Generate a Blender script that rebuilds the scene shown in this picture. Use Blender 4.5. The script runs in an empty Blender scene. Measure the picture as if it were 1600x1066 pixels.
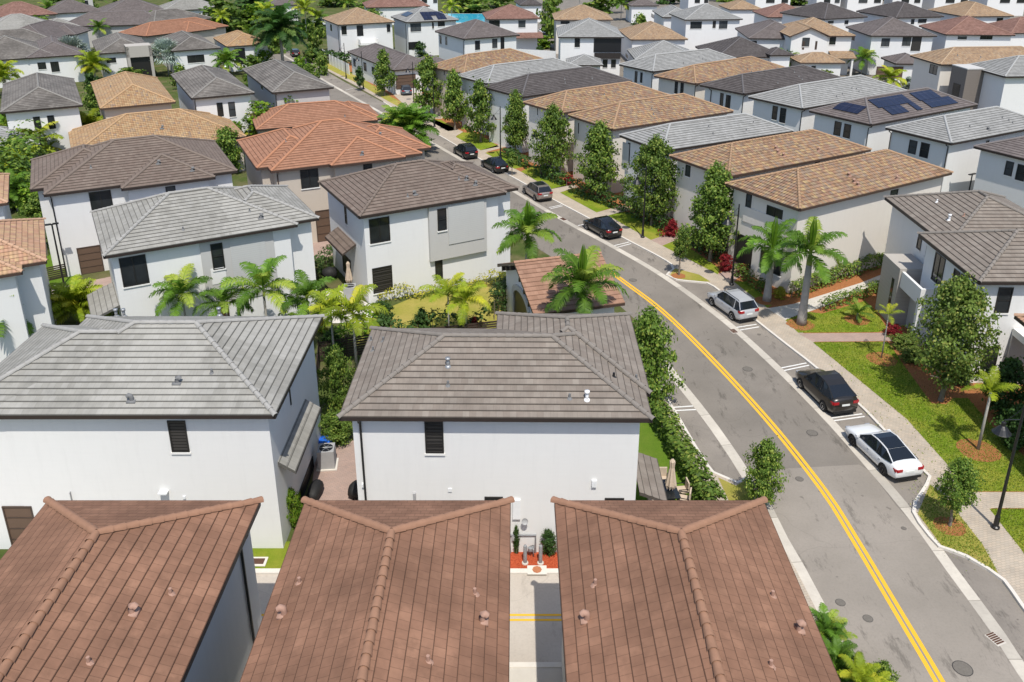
import bpy, math, random
from mathutils import Vector, Matrix
R = math.radians
S = bpy.context.scene
COL = S.collection
# ------------------------------------------------------------ camera, sky, sun
CH, CF, CY0, CX0, CTH = 28.5, 1328.84, 372.6, 806.0, R(20.6423)      # height, focal (px of a 1600 px wide frame), principal point, tilt
cd = bpy.data.cameras.new('camera'); cam = bpy.data.objects.new('camera', cd); COL.objects.link(cam)
cam.location = (0, 0, CH); cam.rotation_euler = (math.pi/2-CTH, 0, 0)
cd.sensor_width = 36; cd.lens = CF*36/1600
cd.shift_x = (800-CX0)/1600; cd.shift_y = -(533-CY0)/1600
cd.clip_start = .5; cd.clip_end = 3000
S.camera = cam
SUN_EL, SUN_AZ = R(62), R(9)          # shadows fall away from the camera and 9 degrees to the left
w = bpy.data.worlds.new('World'); S.world = w; w.use_nodes = True
nt = w.node_tree; bg = nt.nodes['Background']; sk = nt.nodes.new('ShaderNodeTexSky')
sk.sky_type = 'NISHITA'; sk.sun_disc = False; sk.sun_elevation = SUN_EL; sk.sun_rotation = math.pi-SUN_AZ
nt.links.new(sk.outputs[0], bg.inputs[0]); bg.inputs[1].default_value = .15
sd = bpy.data.lights.new('sun', 'SUN'); sun = bpy.data.objects.new('sun', sd); COL.objects.link(sun)
sd.energy = 4.2; sd.angle = R(.5); sd.color = (1, .95, .865)
_d = Vector((-math.sin(SUN_AZ)*math.cos(SUN_EL), math.cos(SUN_AZ)*math.cos(SUN_EL), -math.sin(SUN_EL)))
sun.rotation_euler = _d.to_track_quat('-Z', 'Y').to_euler(); sun.location = (0, 0, 60)
S.view_settings.view_transform = 'Standard'; S.view_settings.look = 'None'
S.view_settings.exposure = .13; S.view_settings.gamma = 1
S.render.resolution_x = 1024; S.render.resolution_y = 682
# ------------------------------------------------------------ photo pixel -> point in the place
_c, _s = math.cos(CTH), math.sin(CTH)
def ray(x, y):
    u, v = x-CX0, y-CY0
    return Vector((u, CF*_c-v*_s, -(CF*_s+v*_c)))
def at(x, y, z=0.):
    r = ray(x, y); t = (z-CH)/r.z
    return Vector((r.x*t, r.y*t, z))
# ------------------------------------------------------------ materials
MATS = {}
class N:
    def __init__(s, name, rough=.8, spec=.3):
        m = bpy.data.materials.new(name); m.use_nodes = True; s.m = m; s.t = m.node_tree; s.b = s.t.nodes['Principled BSDF']
        s.b.inputs['Roughness'].default_value = rough; s.b.inputs['Specular IOR Level'].default_value = spec; MATS[name] = m
    def n(s, ty, **k):
        o = s.t.nodes.new('ShaderNode'+ty)
        for a, b in k.items():
            if a.startswith('i_'): o.inputs[a[2:].replace('_', ' ')].default_value = b
            else: setattr(o, a, b)
        return o
    def l(s, a, b): s.t.links.new(a, b)
    def math(s, op, a, b=None, c=None):
        o = s.n('Math', operation=op)
        for i, v in enumerate((a, b, c)):
            if v is None: continue
            if isinstance(v, (int, float)): o.inputs[i].default_value = v
            else: s.l(v, o.inputs[i])
        return o.outputs[0]
    def mix(s, f, a, b, mode='MIX'):
        o = s.n('Mix', data_type='RGBA', blend_type=mode)
        for i, v in ((0, f), (6, a), (7, b)):
            if isinstance(v, (int, float)): o.inputs[i].default_value = v
            elif isinstance(v, tuple): o.inputs[i].default_value = (*v, 1)
            else: s.l(v, o.inputs[i])
        return o.outputs[2]
    def noise(s, scale, detail=4, vec=None, rough=.55):
        o = s.n('TexNoise'); o.inputs['Scale'].default_value = scale; o.inputs['Detail'].default_value = detail; o.inputs['Roughness'].default_value = rough
        if vec is not None: s.l(vec, o.inputs['Vector'])
        return o.outputs[0]
    def ramp(s, f, *st):
        o = s.n('ValToRGB'); e = o.color_ramp.elements
        while len(e) < len(st): e.new(.5)
        for k, (p, c) in enumerate(st):
            e[k].position = p; e[k].color = (*c, 1) if isinstance(c, tuple) else (c, c, c, 1)
        s.l(f, o.inputs[0]); return o.outputs[0]
    def base(s, c):
        if isinstance(c, tuple): s.b.inputs['Base Color'].default_value = (*c, 1)
        else: s.l(c, s.b.inputs['Base Color'])
    def bump(s, h, st=.3, d=.02):
        o = s.n('Bump'); o.inputs['Strength'].default_value = st; o.inputs['Distance'].default_value = d
        s.l(h, o.inputs['Height']); s.l(o.outputs[0], s.b.inputs['Normal'])
    def geo(s): return s.n('NewGeometry').outputs['Position']
    def obj(s): return s.n('TexCoord').outputs['Object']
def plain(name, c, rough=.7, spec=.3, var=.12, scale=3., metal=0.):
    k = N(name, rough, spec); k.b.inputs['Metallic'].default_value = metal
    n = k.noise(scale, 4, k.obj())
    k.base(k.mix(n, tuple(v*(1-var) for v in c), tuple(min(1, v*(1+var)) for v in c)))
    return k.m
def wn_row(k, row):
    w_ = k.n('TexWhiteNoise', noise_dimensions='1D'); k.l(row, w_.inputs['W']); return w_.outputs[0]
def tilemat(name, cols, tw, th, var=.25, stain=.25, barrel=False, joint=.35, patch=0., streak=.1, speck=0., side=.16, jw=.12):
    """roof tiles: UV in metres, u along the eave, v up the slope; one colour per tile, dark joints, weathering"""
    k = N(name, .8, .2); uv = k.n('UVMap').outputs[0]; sp = k.n('SeparateXYZ'); k.l(uv, sp.inputs[0])
    row = k.math('FLOOR', k.math('DIVIDE', sp.outputs[1], th))
    off = k.math('MULTIPLY', k.math('MODULO', row, 2.), 0. if barrel else .5)
    cu = k.math('ADD', k.math('DIVIDE', sp.outputs[0], tw), off); colm = k.math('FLOOR', cu); fu = k.math('FRACT', cu)
    fv = k.math('FRACT', k.math('DIVIDE', sp.outputs[1], th))
    cb = k.n('CombineXYZ'); k.l(colm, cb.inputs[0]); k.l(row, cb.inputs[1])
    wn = k.n('TexWhiteNoise', noise_dimensions='3D'); k.l(cb.outputs[0], wn.inputs[0]); rnd = wn.outputs[0]
    wn2 = k.n('TexWhiteNoise', noise_dimensions='1D'); k.l(row, wn2.inputs['W'])
    st = [(i/(max(1, len(cols)-1)), c) for i, c in enumerate(cols)]
    wb = k.n('TexWhiteNoise', noise_dimensions='2D'); cb2 = k.n('CombineXYZ'); k.l(k.math('FLOOR', k.math('MULTIPLY', k.math('ADD', cu, k.math('MULTIPLY', wn_row(k, row), 7.)), .22)), cb2.inputs[0]); k.l(row, cb2.inputs[1]); k.l(cb2.outputs[0], wb.inputs[0])
    c = k.ramp(rnd, *st)
    if not barrel: c = k.mix(.5, c, k.ramp(wb.outputs[0], (0., .88), (1., 1.09)), 'MULTIPLY')
    pos = k.geo(); big = k.noise(.35, 5, pos, .6); mid = k.noise(1.7, 4, pos)
    c = k.mix(k.math('MULTIPLY', k.ramp(big, (.38, 0.), (.66, 1.)), stain), c, tuple(v*.45 for v in cols[0]))
    c = k.mix(.55, c, k.ramp(mid, (.3, 1-var), (.7, 1+var*.6)), 'MULTIPLY')
    mp = k.n('Mapping'); mp.inputs['Scale'].default_value = (5, .35, 1); k.l(uv, mp.inputs[0])
    c = k.mix(k.math('MULTIPLY', k.ramp(k.noise(2.2, 5, mp.outputs[0], .7), (.5, 0.), (.75, 1.)), streak*2.2), c, tuple(v*.5 for v in cols[0]))
    if patch:
        bx_ = k.n('CombineXYZ'); k.l(k.math('ADD', sp.outputs[0], k.math('MULTIPLY', wn_row(k, row), 1.6)), bx_.inputs[0]); pn = k.ramp(k.noise(.11, 1, bx_.outputs[0]), (.52, 0.), (.525, 1.)); c = k.mix(k.math('MULTIPLY', pn, patch), c, tuple(min(1, v*1.35) for v in cols[-1]))
    if speck:
        bn = k.ramp(k.noise(.8, 8, pos, .72), (.47, 0.), (.62, 1.)); c = k.mix(k.math('MULTIPLY', k.math('MULTIPLY', bn, k.ramp(wn.outputs[0], (.2, .35), (.8, 1.))), speck), c, tuple(v*.5 for v in cols[0]))
    # joint under each course and between tiles
    ln = k.math('LESS_THAN', fv, jw); sd_l = k.math('LESS_THAN', fu, .06)
    dk = tuple(v*.22 for v in cols[0]); c = k.mix(k.math('MULTIPLY', ln, joint), c, dk); c = k.mix(k.math('MULTIPLY', sd_l, side if joint > .5 else joint*.4), c, dk)
    k.base(c)
    if barrel:
        h = k.math('ABSOLUTE', k.math('SINE', k.math('MULTIPLY', fu, math.pi)))
        k.bump(k.math('ADD', h, k.math('MULTIPLY', fv, -.3)), 1., .055)
    else:
        h = k.math('ADD', k.math('MULTIPLY', rnd, .5), k.math('MULTIPLY', mid, .8)); k.bump(h, .35, .015)
    return k.m
tilemat('tile_light_grey', [(.275, .265, .238), (.3, .29, .26), (.325, .315, .288)], .30, .36, patch=.3, stain=.2, joint=.75)
tilemat('tile_pale_grey', [(.27, .268, .255), (.3, .298, .285), (.33, .327, .315)], .30, .36, stain=.15, joint=.75)
tilemat('tile_brown_grey', [(.215, .18, .15), (.235, .2, .168), (.26, .225, .19)], .30, .36, stain=.18, joint=.75)
tilemat('tile_umber', [(.165, .125, .102), (.18, .14, .115), (.2, .158, .13)], .30, .36, stain=.15, joint=.75)
tilemat('tile_old_grey', [(.17, .152, .135), (.2, .182, .163), (.235, .215, .192)], .30, .36, stain=.65, joint=.55)
tilemat('tile_charcoal', [(.085, .074, .07), (.1, .088, .084), (.115, .102, .098)], .30, .36, stain=.2, joint=.6)
tilemat('tile_mauve_grey', [(.14, .118, .11), (.16, .135, .127), (.18, .155, .146)], .30, .36, stain=.2, joint=.55)
tilemat('tile_terracotta', [(.3, .15, .092), (.325, .165, .102), (.35, .182, .115)], .30, .36, stain=.12, joint=.65)
tilemat('tile_red_brown', [(.21, .115, .09), (.25, .14, .11), (.29, .17, .135)], .30, .36, stain=.25)
tilemat('tile_sienna', [(.25, .133, .085), (.275, .147, .094), (.3, .163, .104)], .34, .40, var=.25, stain=.5, joint=.72, streak=0., speck=.5, side=.42, jw=.07)
tilemat('tile_rust', [(.29, .165, .11), (.32, .185, .125), (.35, .205, .14)], .33, .42, stain=.12)
tilemat('tile_blend', [(.2, .128, .088), (.4, .235, .125), (.24, .18, .14), (.44, .315, .16), (.28, .158, .105), (.33, .25, .18)], .26, .36, barrel=True, stain=.15)
tilemat('tile_gold', [(.38, .24, .13), (.44, .29, .16), (.36, .21, .11), (.47, .33, .18), (.28, .2, .15)], .26, .36, barrel=True, stain=.12)
tilemat('tile_pink_blend', [(.5, .3, .2), (.42, .24, .15), (.52, .36, .2), (.38, .22, .16)], .26, .36, barrel=True, stain=.1)
tilemat('tile_tan', [(.36, .25, .16), (.44, .3, .18), (.3, .2, .13), (.42, .32, .22)], .26, .36, barrel=True, stain=.2)
for nm, c in dict(cap_light_grey=(0.316, 0.307, 0.288), cap_pale_grey=(0.335, 0.335, 0.326), cap_brown_grey=(0.209, 0.186, 0.163), cap_umber=(0.177, 0.14, 0.116), cap_old_grey=(0.223, 0.209, 0.191), cap_charcoal=(0.121, 0.112, 0.112),
                  cap_mauve_grey=(0.167, 0.149, 0.144), cap_terracotta=(0.391, 0.186, 0.107), cap_red_brown=(0.251, 0.149, 0.116), cap_sienna=(.3, .165, .105), cap_rust=(.35, .2, .135), cap_blend=(.34, .22, .135), cap_gold=(0.419, 0.27, 0.149), cap_pink_blend=(0.437, 0.279, 0.186), cap_tan=(0.372, 0.27, 0.177)).items():
    plain(nm, c, .8, .2, .22, 2.5)
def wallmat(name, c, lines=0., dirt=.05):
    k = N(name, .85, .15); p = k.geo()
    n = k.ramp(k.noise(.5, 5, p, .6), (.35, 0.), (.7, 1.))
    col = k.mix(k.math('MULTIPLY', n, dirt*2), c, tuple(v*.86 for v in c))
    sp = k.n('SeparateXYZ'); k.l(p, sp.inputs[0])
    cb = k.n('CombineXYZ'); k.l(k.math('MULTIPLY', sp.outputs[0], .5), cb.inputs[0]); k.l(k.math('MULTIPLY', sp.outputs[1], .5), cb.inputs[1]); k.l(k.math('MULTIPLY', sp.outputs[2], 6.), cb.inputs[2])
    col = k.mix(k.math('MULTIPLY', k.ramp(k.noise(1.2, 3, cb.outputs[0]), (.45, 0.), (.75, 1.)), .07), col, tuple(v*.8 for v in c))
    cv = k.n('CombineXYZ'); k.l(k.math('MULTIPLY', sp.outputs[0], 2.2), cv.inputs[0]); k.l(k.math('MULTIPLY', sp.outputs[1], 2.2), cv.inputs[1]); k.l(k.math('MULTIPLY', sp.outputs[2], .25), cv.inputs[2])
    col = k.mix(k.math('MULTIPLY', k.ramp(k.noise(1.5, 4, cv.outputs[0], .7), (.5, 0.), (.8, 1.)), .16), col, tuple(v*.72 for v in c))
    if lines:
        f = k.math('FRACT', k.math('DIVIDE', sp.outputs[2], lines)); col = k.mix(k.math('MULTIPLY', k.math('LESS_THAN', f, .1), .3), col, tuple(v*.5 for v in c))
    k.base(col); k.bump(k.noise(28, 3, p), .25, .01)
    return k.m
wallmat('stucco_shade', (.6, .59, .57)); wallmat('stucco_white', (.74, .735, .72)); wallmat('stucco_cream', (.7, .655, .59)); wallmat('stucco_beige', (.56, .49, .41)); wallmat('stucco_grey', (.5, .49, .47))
wallmat('siding_grey', (.5, .5, .485), .16); wallmat('siding_white', (.74, .735, .715), 0., .06); wallmat('stone_taupe', (.42, .39, .35), .3); wallmat('stucco_warm_grey', (.52, .5, .47)); wallmat('siding_dark', (.2, .175, .155), .25)
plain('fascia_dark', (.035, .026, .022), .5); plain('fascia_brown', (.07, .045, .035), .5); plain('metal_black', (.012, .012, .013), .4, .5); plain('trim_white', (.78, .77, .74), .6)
plain('trim_grey', (.35, .35, .35), .6); plain('frame_dark', (.018, .017, .016), .4, .5); plain('garage_brown', (.075, .052, .04), .5, .3, .2, 1.5); plain('garage_panel', (.13, .085, .06), .5, .3, .1, 1.5); plain('door_brown', (.06, .03, .02), .4)
plain('concrete', (.52, .485, .43), .85, .2, .12, 2.); plain('concrete_pale', (.62, .58, .52), .85, .2, .12, 2.); plain('pvc', (.75, .76, .76), .4); plain('galvanised', (.32, .33, .34), .45, .5, .2, 6, .4)
plain('vent_pink', (.36, .22, .165), .8); plain('vent_grey', (.17, .17, .17), .7); plain('vent_white', (.78, .78, .78), .5); plain('slat_brown', (.06, .042, .034), .6); plain('slat_pale', (.45, .38, .32), .7)
plain('tarp_blue', (.02, .12, .55), .5); plain('canvas', (.52, .42, .32), .85, .2, .15, 6); plain('wicker', (.03, .025, .022), .7); plain('cushion', (.4, .38, .35), .9); plain('cover_black', (.02, .02, .02), .65, .3, .3, 4)
plain('red_pipe', (.3, .04, .02), .5); plain('rubber', (.015, .015, .015), .8); plain('rim', (.45, .46, .48), .3, .6, .1, 3, .7); plain('rim_dark', (.05, .05, .055), .35, .6, .1, 3, .5)
plain('taillight', (.35, .01, .015), .2, .6); plain('headlight', (.3, .31, .33), .15, .8); plain('plate', (.7, .72, .7), .5); plain('iron', (.045, .042, .04), .7, .4, .3, 9); plain('iron_rust', (.09, .045, .03), .8, .3, .35, 7)
plain('brick_cap', (.4, .16, .08), .85, .2, .3, 14)
plain('pool_blue', (.04, .42, .6), .15, .6)
def paint(name, c, metal=0., rough=.28):
    k = N(name, rough, .5); k.b.inputs['Metallic'].default_value = metal; k.b.inputs['Coat Weight'].default_value = .6; k.b.inputs['Coat Roughness'].default_value = .06
    k.base(k.mix(k.noise(1.3, 2, k.obj()), c, tuple(v*.93 for v in c))); return k.m
paint('paint_white', (.74, .75, .75)); paint('paint_black', (.01, .01, .01), 0., .22); paint('paint_bronze', (.03, .026, .022), .3); paint('paint_silver', (.5, .51, .53), .25); paint('paint_champagne', (.36, .31, .28), .6); paint('paint_blue_grey', (.1, .14, .18), .4); paint('paint_red', (.3, .03, .02))
k = N('car_glass', .06, .6); k.base((.012, .015, .02))
k = N('window_glass', .08, .5); v = k.noise(.9, 2, k.geo()); k.base(k.mix(v, (.008, .009, .01), (.035, .04, .042)))
k = N('painted_sky_glass', .12, .5); v = k.noise(.6, 2, k.geo()); k.base(k.mix(v, (.02, .024, .028), (.09, .1, .105)))  # paler pane variant: a sky reflection painted into the glass colour
k = N('window_blind', .5, .3); sp = k.n('SeparateXYZ'); k.l(k.geo(), sp.inputs[0]); f = k.math('LESS_THAN', k.math('FRACT', k.math('DIVIDE', sp.outputs[2], .16)), .3); k.base(k.mix(f, (.05, .046, .042), (.012, .011, .01)))
k = N('solar_cell', .18, .6); uv = k.obj(); br = k.n('TexBrick'); k.l(uv, br.inputs[0]); br.offset = 0; br.inputs['Scale'].default_value = 1; br.inputs['Color1'].default_value = (.012, .014, .032, 1); br.inputs['Color2'].default_value = (.015, .017, .038, 1); br.inputs['Mortar'].default_value = (.06, .06, .08, 1)
br.inputs['Brick Width'].default_value = 1.; br.inputs['Row Height'].default_value = 1.65; br.inputs['Mortar Size'].default_value = .015; k.l(br.outputs[0], k.b.inputs['Base Color'])
# ground materials
def asphalt(name, a, b, stain=.5):
    k = N(name, .9, .2); p = k.geo()
    c = k.mix(k.ramp(k.noise(.22, 5, p, .6), (.35, 0.), (.68, 1.)), a, b)
    c = k.mix(k.math('MULTIPLY', k.ramp(k.noise(9, 4, p, .7), (.45, 0.), (.8, 1.)), .3), c, tuple(v*.6 for v in a))
    mp = k.n('Mapping'); mp.inputs['Rotation'].default_value = (0, 0, R(13)); mp.inputs['Scale'].default_value = (1.1, .3, 1); k.l(p, mp.inputs[0])
    s1 = k.ramp(k.noise(.9, 6, mp.outputs[0], .78), (.555, 0.), (.65, 1.)); c = k.mix(k.math('MULTIPLY', s1, stain), c, tuple(v*.42 for v in a))
    vo = k.n('TexVoronoi', feature='DISTANCE_TO_EDGE'); vo.inputs['Scale'].default_value = .16; wp = k.n('Mapping'); k.l(p, wp.inputs[0]); ad = k.n('VectorMath', operation='ADD'); nz = k.n('TexNoise'); nz.inputs['Scale'].default_value = .7; k.l(p, nz.inputs['Vector']); k.l(p, ad.inputs[0]); k.l(nz.outputs[1], ad.inputs[1]); k.l(ad.outputs[0], vo.inputs['Vector'])
    c = k.mix(k.math('MULTIPLY', k.math('LESS_THAN', vo.outputs[0], .003), .14), c, tuple(v*.35 for v in a))
    c = k.mix(k.math('MULTIPLY', k.ramp(k.noise(1.9, 2, p, .5), (.7, 0.), (.74, 1.)), stain), c, tuple(v*.5 for v in a))
    k.base(c); k.bump(k.noise(60, 3, p), .3, .01); return k.m
asphalt('asphalt', (.185, .165, .14), (.235, .209, .178), .6); asphalt('asphalt_bay', (.205, .182, .157), (.29, .257, .218), .7); asphalt('asphalt_new', (.245, .218, .184), (.305, .27, .23), .6); asphalt('asphalt_dark', (.05, .045, .045), (.065, .06, .058), .3)
plain('iron_grey', (.15, .135, .115), .8, .3, .3, 9)
asphalt('alley_paving', (.42, .37, .315), (.5, .45, .39), .25)
k = N('yellow_paint', .7, .2); p = k.geo(); k.base(k.mix(k.ramp(k.noise(3, 5, p, .7), (.6, 0.), (.72, 1.)), (.75, .42, .035), (.5, .32, .1)))
k = N('white_paint', .7, .2); p = k.geo(); k.base(k.mix(k.ramp(k.noise(3, 5, p, .7), (.5, 0.), (.75, 1.)), (.72, .71, .68), (.45, .43, .4)))
k = N('pavers', .9, .2); p = k.geo(); mp = k.n('Mapping'); mp.inputs['Rotation'].default_value = (0, 0, R(-14)); k.l(p, mp.inputs[0])
br = k.n('TexBrick'); k.l(mp.outputs[0], br.inputs[0]); br.inputs['Scale'].default_value = 1; br.inputs['Brick Width'].default_value = .24; br.inputs['Row Height'].default_value = .14; br.inputs['Mortar Size'].default_value = .012
br.inputs['Color1'].default_value = (.48, .4, .31, 1); br.inputs['Color2'].default_value = (.42, .365, .295, 1); br.inputs['Mortar'].default_value = (.34, .29, .235, 1)
c = k.mix(.5, br.outputs[0], k.ramp(k.noise(.8, 5, p, .6), (.3, .7), (.7, 1.15)), 'MULTIPLY'); k.base(c)
k = N('pavers_pink', .9, .2); p = k.geo(); br = k.n('TexBrick'); k.l(p, br.inputs[0]); br.inputs['Scale'].default_value = 1; br.inputs['Brick Width'].default_value = .22; br.inputs['Row Height'].default_value = .11; br.inputs['Mortar Size'].default_value = .008
br.inputs['Color1'].default_value = (.42, .3, .25, 1); br.inputs['Color2'].default_value = (.36, .27, .23, 1); br.inputs['Mortar'].default_value = (.28, .21, .18, 1)
c = k.mix(.5, br.outputs[0], k.ramp(k.noise(.8, 5, p, .6), (.3, .75), (.7, 1.1)), 'MULTIPLY'); k.base(c)
k = N('gutter_concrete', .85, .2); p = k.geo(); sp = k.n('SeparateXYZ'); k.l(k.n('UVMap').outputs[0], sp.inputs[0]); sg = k.math('DIVIDE', sp.outputs[0], 3.2); wg = k.n('TexWhiteNoise', noise_dimensions='1D'); k.l(k.math('FLOOR', sg), wg.inputs['W']); c = k.mix(k.ramp(k.noise(.6, 5, p, .7), (.35, 0.), (.75, 1.)), (.56, .515, .44), (.43, .39, .335)); c = k.mix(k.math('MULTIPLY', k.ramp(k.noise(6, 4, p, .7), (.5, 0.), (.8, 1.)), .3), c, (.3, .27, .23)); c = k.mix(1., c, k.ramp(wg.outputs[0], (0., .8), (1., 1.08)), 'MULTIPLY'); c = k.mix(k.math('MULTIPLY', k.math('LESS_THAN', k.math('FRACT', sg), .012), .6), c, (.12, .1, .08)); k.base(c)
def lawn(name, a, b, dry, amt):
    k = N(name, .95, .1); p = k.geo(); c = k.mix(k.ramp(k.noise(1.2, 6, p, .7), (.3, 0.), (.7, 1.)), a, b)
    c = k.mix(k.math('MULTIPLY', k.ramp(k.noise(.35, 5, p, .6), (.42, 0.), (.66, 1.)), amt), c, dry)
    c = k.mix(.6, c, k.ramp(k.noise(24, 4, p, .8), (.25, .55), (.75, 1.35)), 'MULTIPLY'); k.base(c); k.bump(k.noise(30, 4, p, .8), .8, .05); return k.m
lawn('lawn', (.12, .2, .012), (.19, .25, .02), (.33, .3, .05), .7); lawn('lawn_dry', (.24, .25, .04), (.32, .29, .06), (.42, .33, .1), .8); lawn('lawn_bright', (.08, .17, .012), (.12, .21, .02), (.17, .2, .04), .4)
lawn('ground_green', (.05, .08, .018), (.09, .115, .03), (.17, .14, .075), .7)
k = N('mulch', .95, .1); p = k.geo(); c = k.mix(k.ramp(k.noise(14, 4, p, .8), (.3, 0.), (.7, 1.)), (.22, .085, .035), (.46, .2, .08)); k.base(c); k.bump(k.noise(30, 3, p, .8), .8, .04)
k = N('mulch_red', .95, .1); p = k.geo(); c = k.mix(k.ramp(k.noise(16, 4, p, .8), (.35, 0.), (.65, 1.)), (.26, .04, .018), (.55, .12, .05)); k.base(c); k.bump(k.noise(30, 3, p, .8), .8, .04)
# foliage
def leafmat(name, a, b, c3=None, tr=.3):
    k = N(name, .55, .25); oi = k.n('ObjectInfo'); p = k.geo()
    col = k.mix(k.ramp(k.noise(1.6, 4, p, .6), (.33, 0.), (.67, 1.)), a, b)
    wn = k.n('TexWhiteNoise', noise_dimensions='3D'); at_ = k.n('Attribute', attribute_name='leafid'); k.l(at_.outputs[1], wn.inputs[0])
    col = k.mix(.8, col, k.ramp(wn.outputs[0], (0., .6), (1., 1.45)), 'MULTIPLY')
    if c3: col = k.mix(k.ramp(wn.outputs[0], (.72, 0.), (.95, 1.)), col, c3)
    col = k.mix(.5, col, k.ramp(oi.outputs['Random'], (0., .75), (1., 1.3)), 'MULTIPLY')
    k.base(col); t = k.n('BsdfTranslucent'); k.l(k.mix(.6, col, (1.3, 1.5, .5), 'MULTIPLY'), t.inputs[0]); ms = k.n('MixShader'); ms.inputs[0].default_value = tr
    out = k.t.nodes['Material Output']; k.l(k.b.outputs[0], ms.inputs[1]); k.l(t.outputs[0], ms.inputs[2]); k.l(ms.outputs[0], out.inputs[0]); return k.m
leafmat('leaf_tree', (.075, .14, .022), (.15, .235, .036), (.28, .33, .06)); leafmat('leaf_dark', (.035, .08, .018), (.07, .13, .03)); leafmat('leaf_bright', (.09, .19, .012), (.15, .26, .02), (.25, .3, .03))
leafmat('leaf_palm', (.06, .14, .012), (.13, .24, .022), (.3, .36, .05), .2); leafmat('leaf_palm_yellow', (.16, .24, .012), (.29, .34, .018), (.46, .43, .03), .2); leafmat('leaf_yellow', (.25, .27, .02), (.4, .36, .04), (.5, .45, .06))
leafmat('leaf_palm_dark', (.03, .085, .018), (.065, .14, .03), (.12, .19, .04), .3)
leafmat('grass_blade', (.12, .2, .015), (.2, .27, .03), (.38, .36, .09), .2)
leafmat('leaf_silver', (.2, .25, .22), (.33, .38, .35), None, .2); leafmat('leaf_red', (.14, .008, .012), (.25, .02, .025), (.4, .04, .05)); leafmat('leaf_olive', (.1, .16, .03), (.17, .24, .045), (.27, .28, .07)); leafmat('leaf_brown', (.2, .12, .05), (.3, .2, .08))
plain('bark', (.2, .17, .14), .9, .1, .3, 5); plain('bark_pale', (.36, .34, .31), .85, .1, .25, 3); plain('crownshaft', (.16, .24, .05), .5)
M = MATS
# ------------------------------------------------------------ mesh helpers
class MB:
    def __init__(s): s.v = []; s.f = []; s.uv = []; s.mi = []; s.mats = []; s.lid = []
    def slot(s, m):
        if m not in s.mats: s.mats.append(m)
        return s.mats.index(m)
    def face(s, pts, uv=None, m=None, lid=0.):
        i = len(s.v); s.v += [tuple(p) for p in pts]; s.f.append(tuple(range(i, i+len(pts))))
        s.uv.append(uv or [(0, 0)]*len(pts)); s.mi.append(s.slot(m) if m else 0); s.lid.append(lid)
    def box(s, a, b, M4=None, m=None):
        x0, y0, z0 = a; x1, y1, z1 = b
        c = [Vector(p) for p in ((x0, y0, z0), (x1, y0, z0), (x1, y1, z0), (x0, y1, z0), (x0, y0, z1), (x1, y0, z1), (x1, y1, z1), (x0, y1, z1))]
        if M4 is not None: c = [M4 @ p for p in c]
        i = len(s.v); s.v += [tuple(p) for p in c]
        for q in ((3, 2, 1, 0), (4, 5, 6, 7), (0, 1, 5, 4), (1, 2, 6, 5), (2, 3, 7, 6), (3, 0, 4, 7)):
            s.f.append(tuple(i+k for k in q)); s.uv.append([(0, 0)]*4); s.mi.append(s.slot(m) if m else 0); s.lid.append(0.)
    def tube(s, pts, rads, n=8, cap=True, m=None, half=False):
        pts = [Vector(p) for p in pts]; rings = []
        if isinstance(rads, (int, float)): rads = [rads]*len(pts)
        for i, p in enumerate(pts):
            d = (pts[min(i+1, len(pts)-1)]-pts[max(i-1, 0)]); d = d.normalized() if d.length > 1e-9 else Vector((0, 0, 1))
            a = Vector((0, 0, 1)) if abs(d.z) < .95 else Vector((1, 0, 0))
            x = d.cross(a).normalized(); y = x.cross(d).normalized()
            rings.append([p+(x*math.cos(t)+y*math.sin(t))*rads[i] for t in ([math.pi*k/n for k in range(n+1)] if half else [2*math.pi*k/n for k in range(n)])])
        i0 = len(s.v); nn = len(rings[0])
        for r in rings: s.v += [tuple(p) for p in r]
        for i in range(len(rings)-1):
            for k in range(nn-1 if half else nn):
                a = i0+i*nn+k; b = i0+i*nn+(k+1) % nn
                s.f.append((a, b, b+nn, a+nn)); s.uv.append([(0, 0)]*4); s.mi.append(s.slot(m) if m else 0); s.lid.append(0.)
        if cap and not half:
            for r0, rev in ((0, False), (len(rings)-1, True)):
                q = [i0+r0*nn+k for k in range(nn)]
                if rev: q = q[::-1]
                s.f.append(tuple(q[::-1])); s.uv.append([(0, 0)]*nn); s.mi.append(s.slot(m) if m else 0); s.lid.append(0.)
        return s
    def mesh(s, name, mat=None, smooth=False):
        me = bpy.data.meshes.new(name); me.from_pydata(s.v, [], s.f)
        ul = me.uv_layers.new(name='UVMap'); k = 0; flat = []
        for q in s.uv:
            for a in q: flat += [a[0], a[1]]
        ul.data.foreach_set('uv', flat)
        if any(s.lid):
            at_ = me.attributes.new('leafid', 'FLOAT', 'FACE'); at_.data.foreach_set('value', s.lid)
        if s.mats:
            for m in s.mats: me.materials.append(M[m])
            me.polygons.foreach_set('material_index', s.mi)
        else: me.materials.append(M[mat])
        if smooth: me.polygons.foreach_set('use_smooth', [True]*len(s.f))
        me.update(); return me
def link(name, me, parent=None, loc=None, rot=None):
    o = bpy.data.objects.new(name, me); COL.objects.link(o)
    if parent: o.parent = parent
    if loc is not None: o.location = loc
    if rot is not None: o.rotation_euler = rot
    return o
def tag(o, label=None, cat=None, group=None, kind=None):
    for k_, v_ in (('label', label), ('category', cat), ('group', group), ('kind', kind)):
        if v_: o[k_] = v_
    return o
def thing(name, label, cat, loc=(0, 0, 0), rz=0., group=None):
    o = link(name, None, None, loc, (0, 0, rz)); return tag(o, label, cat, group)
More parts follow.
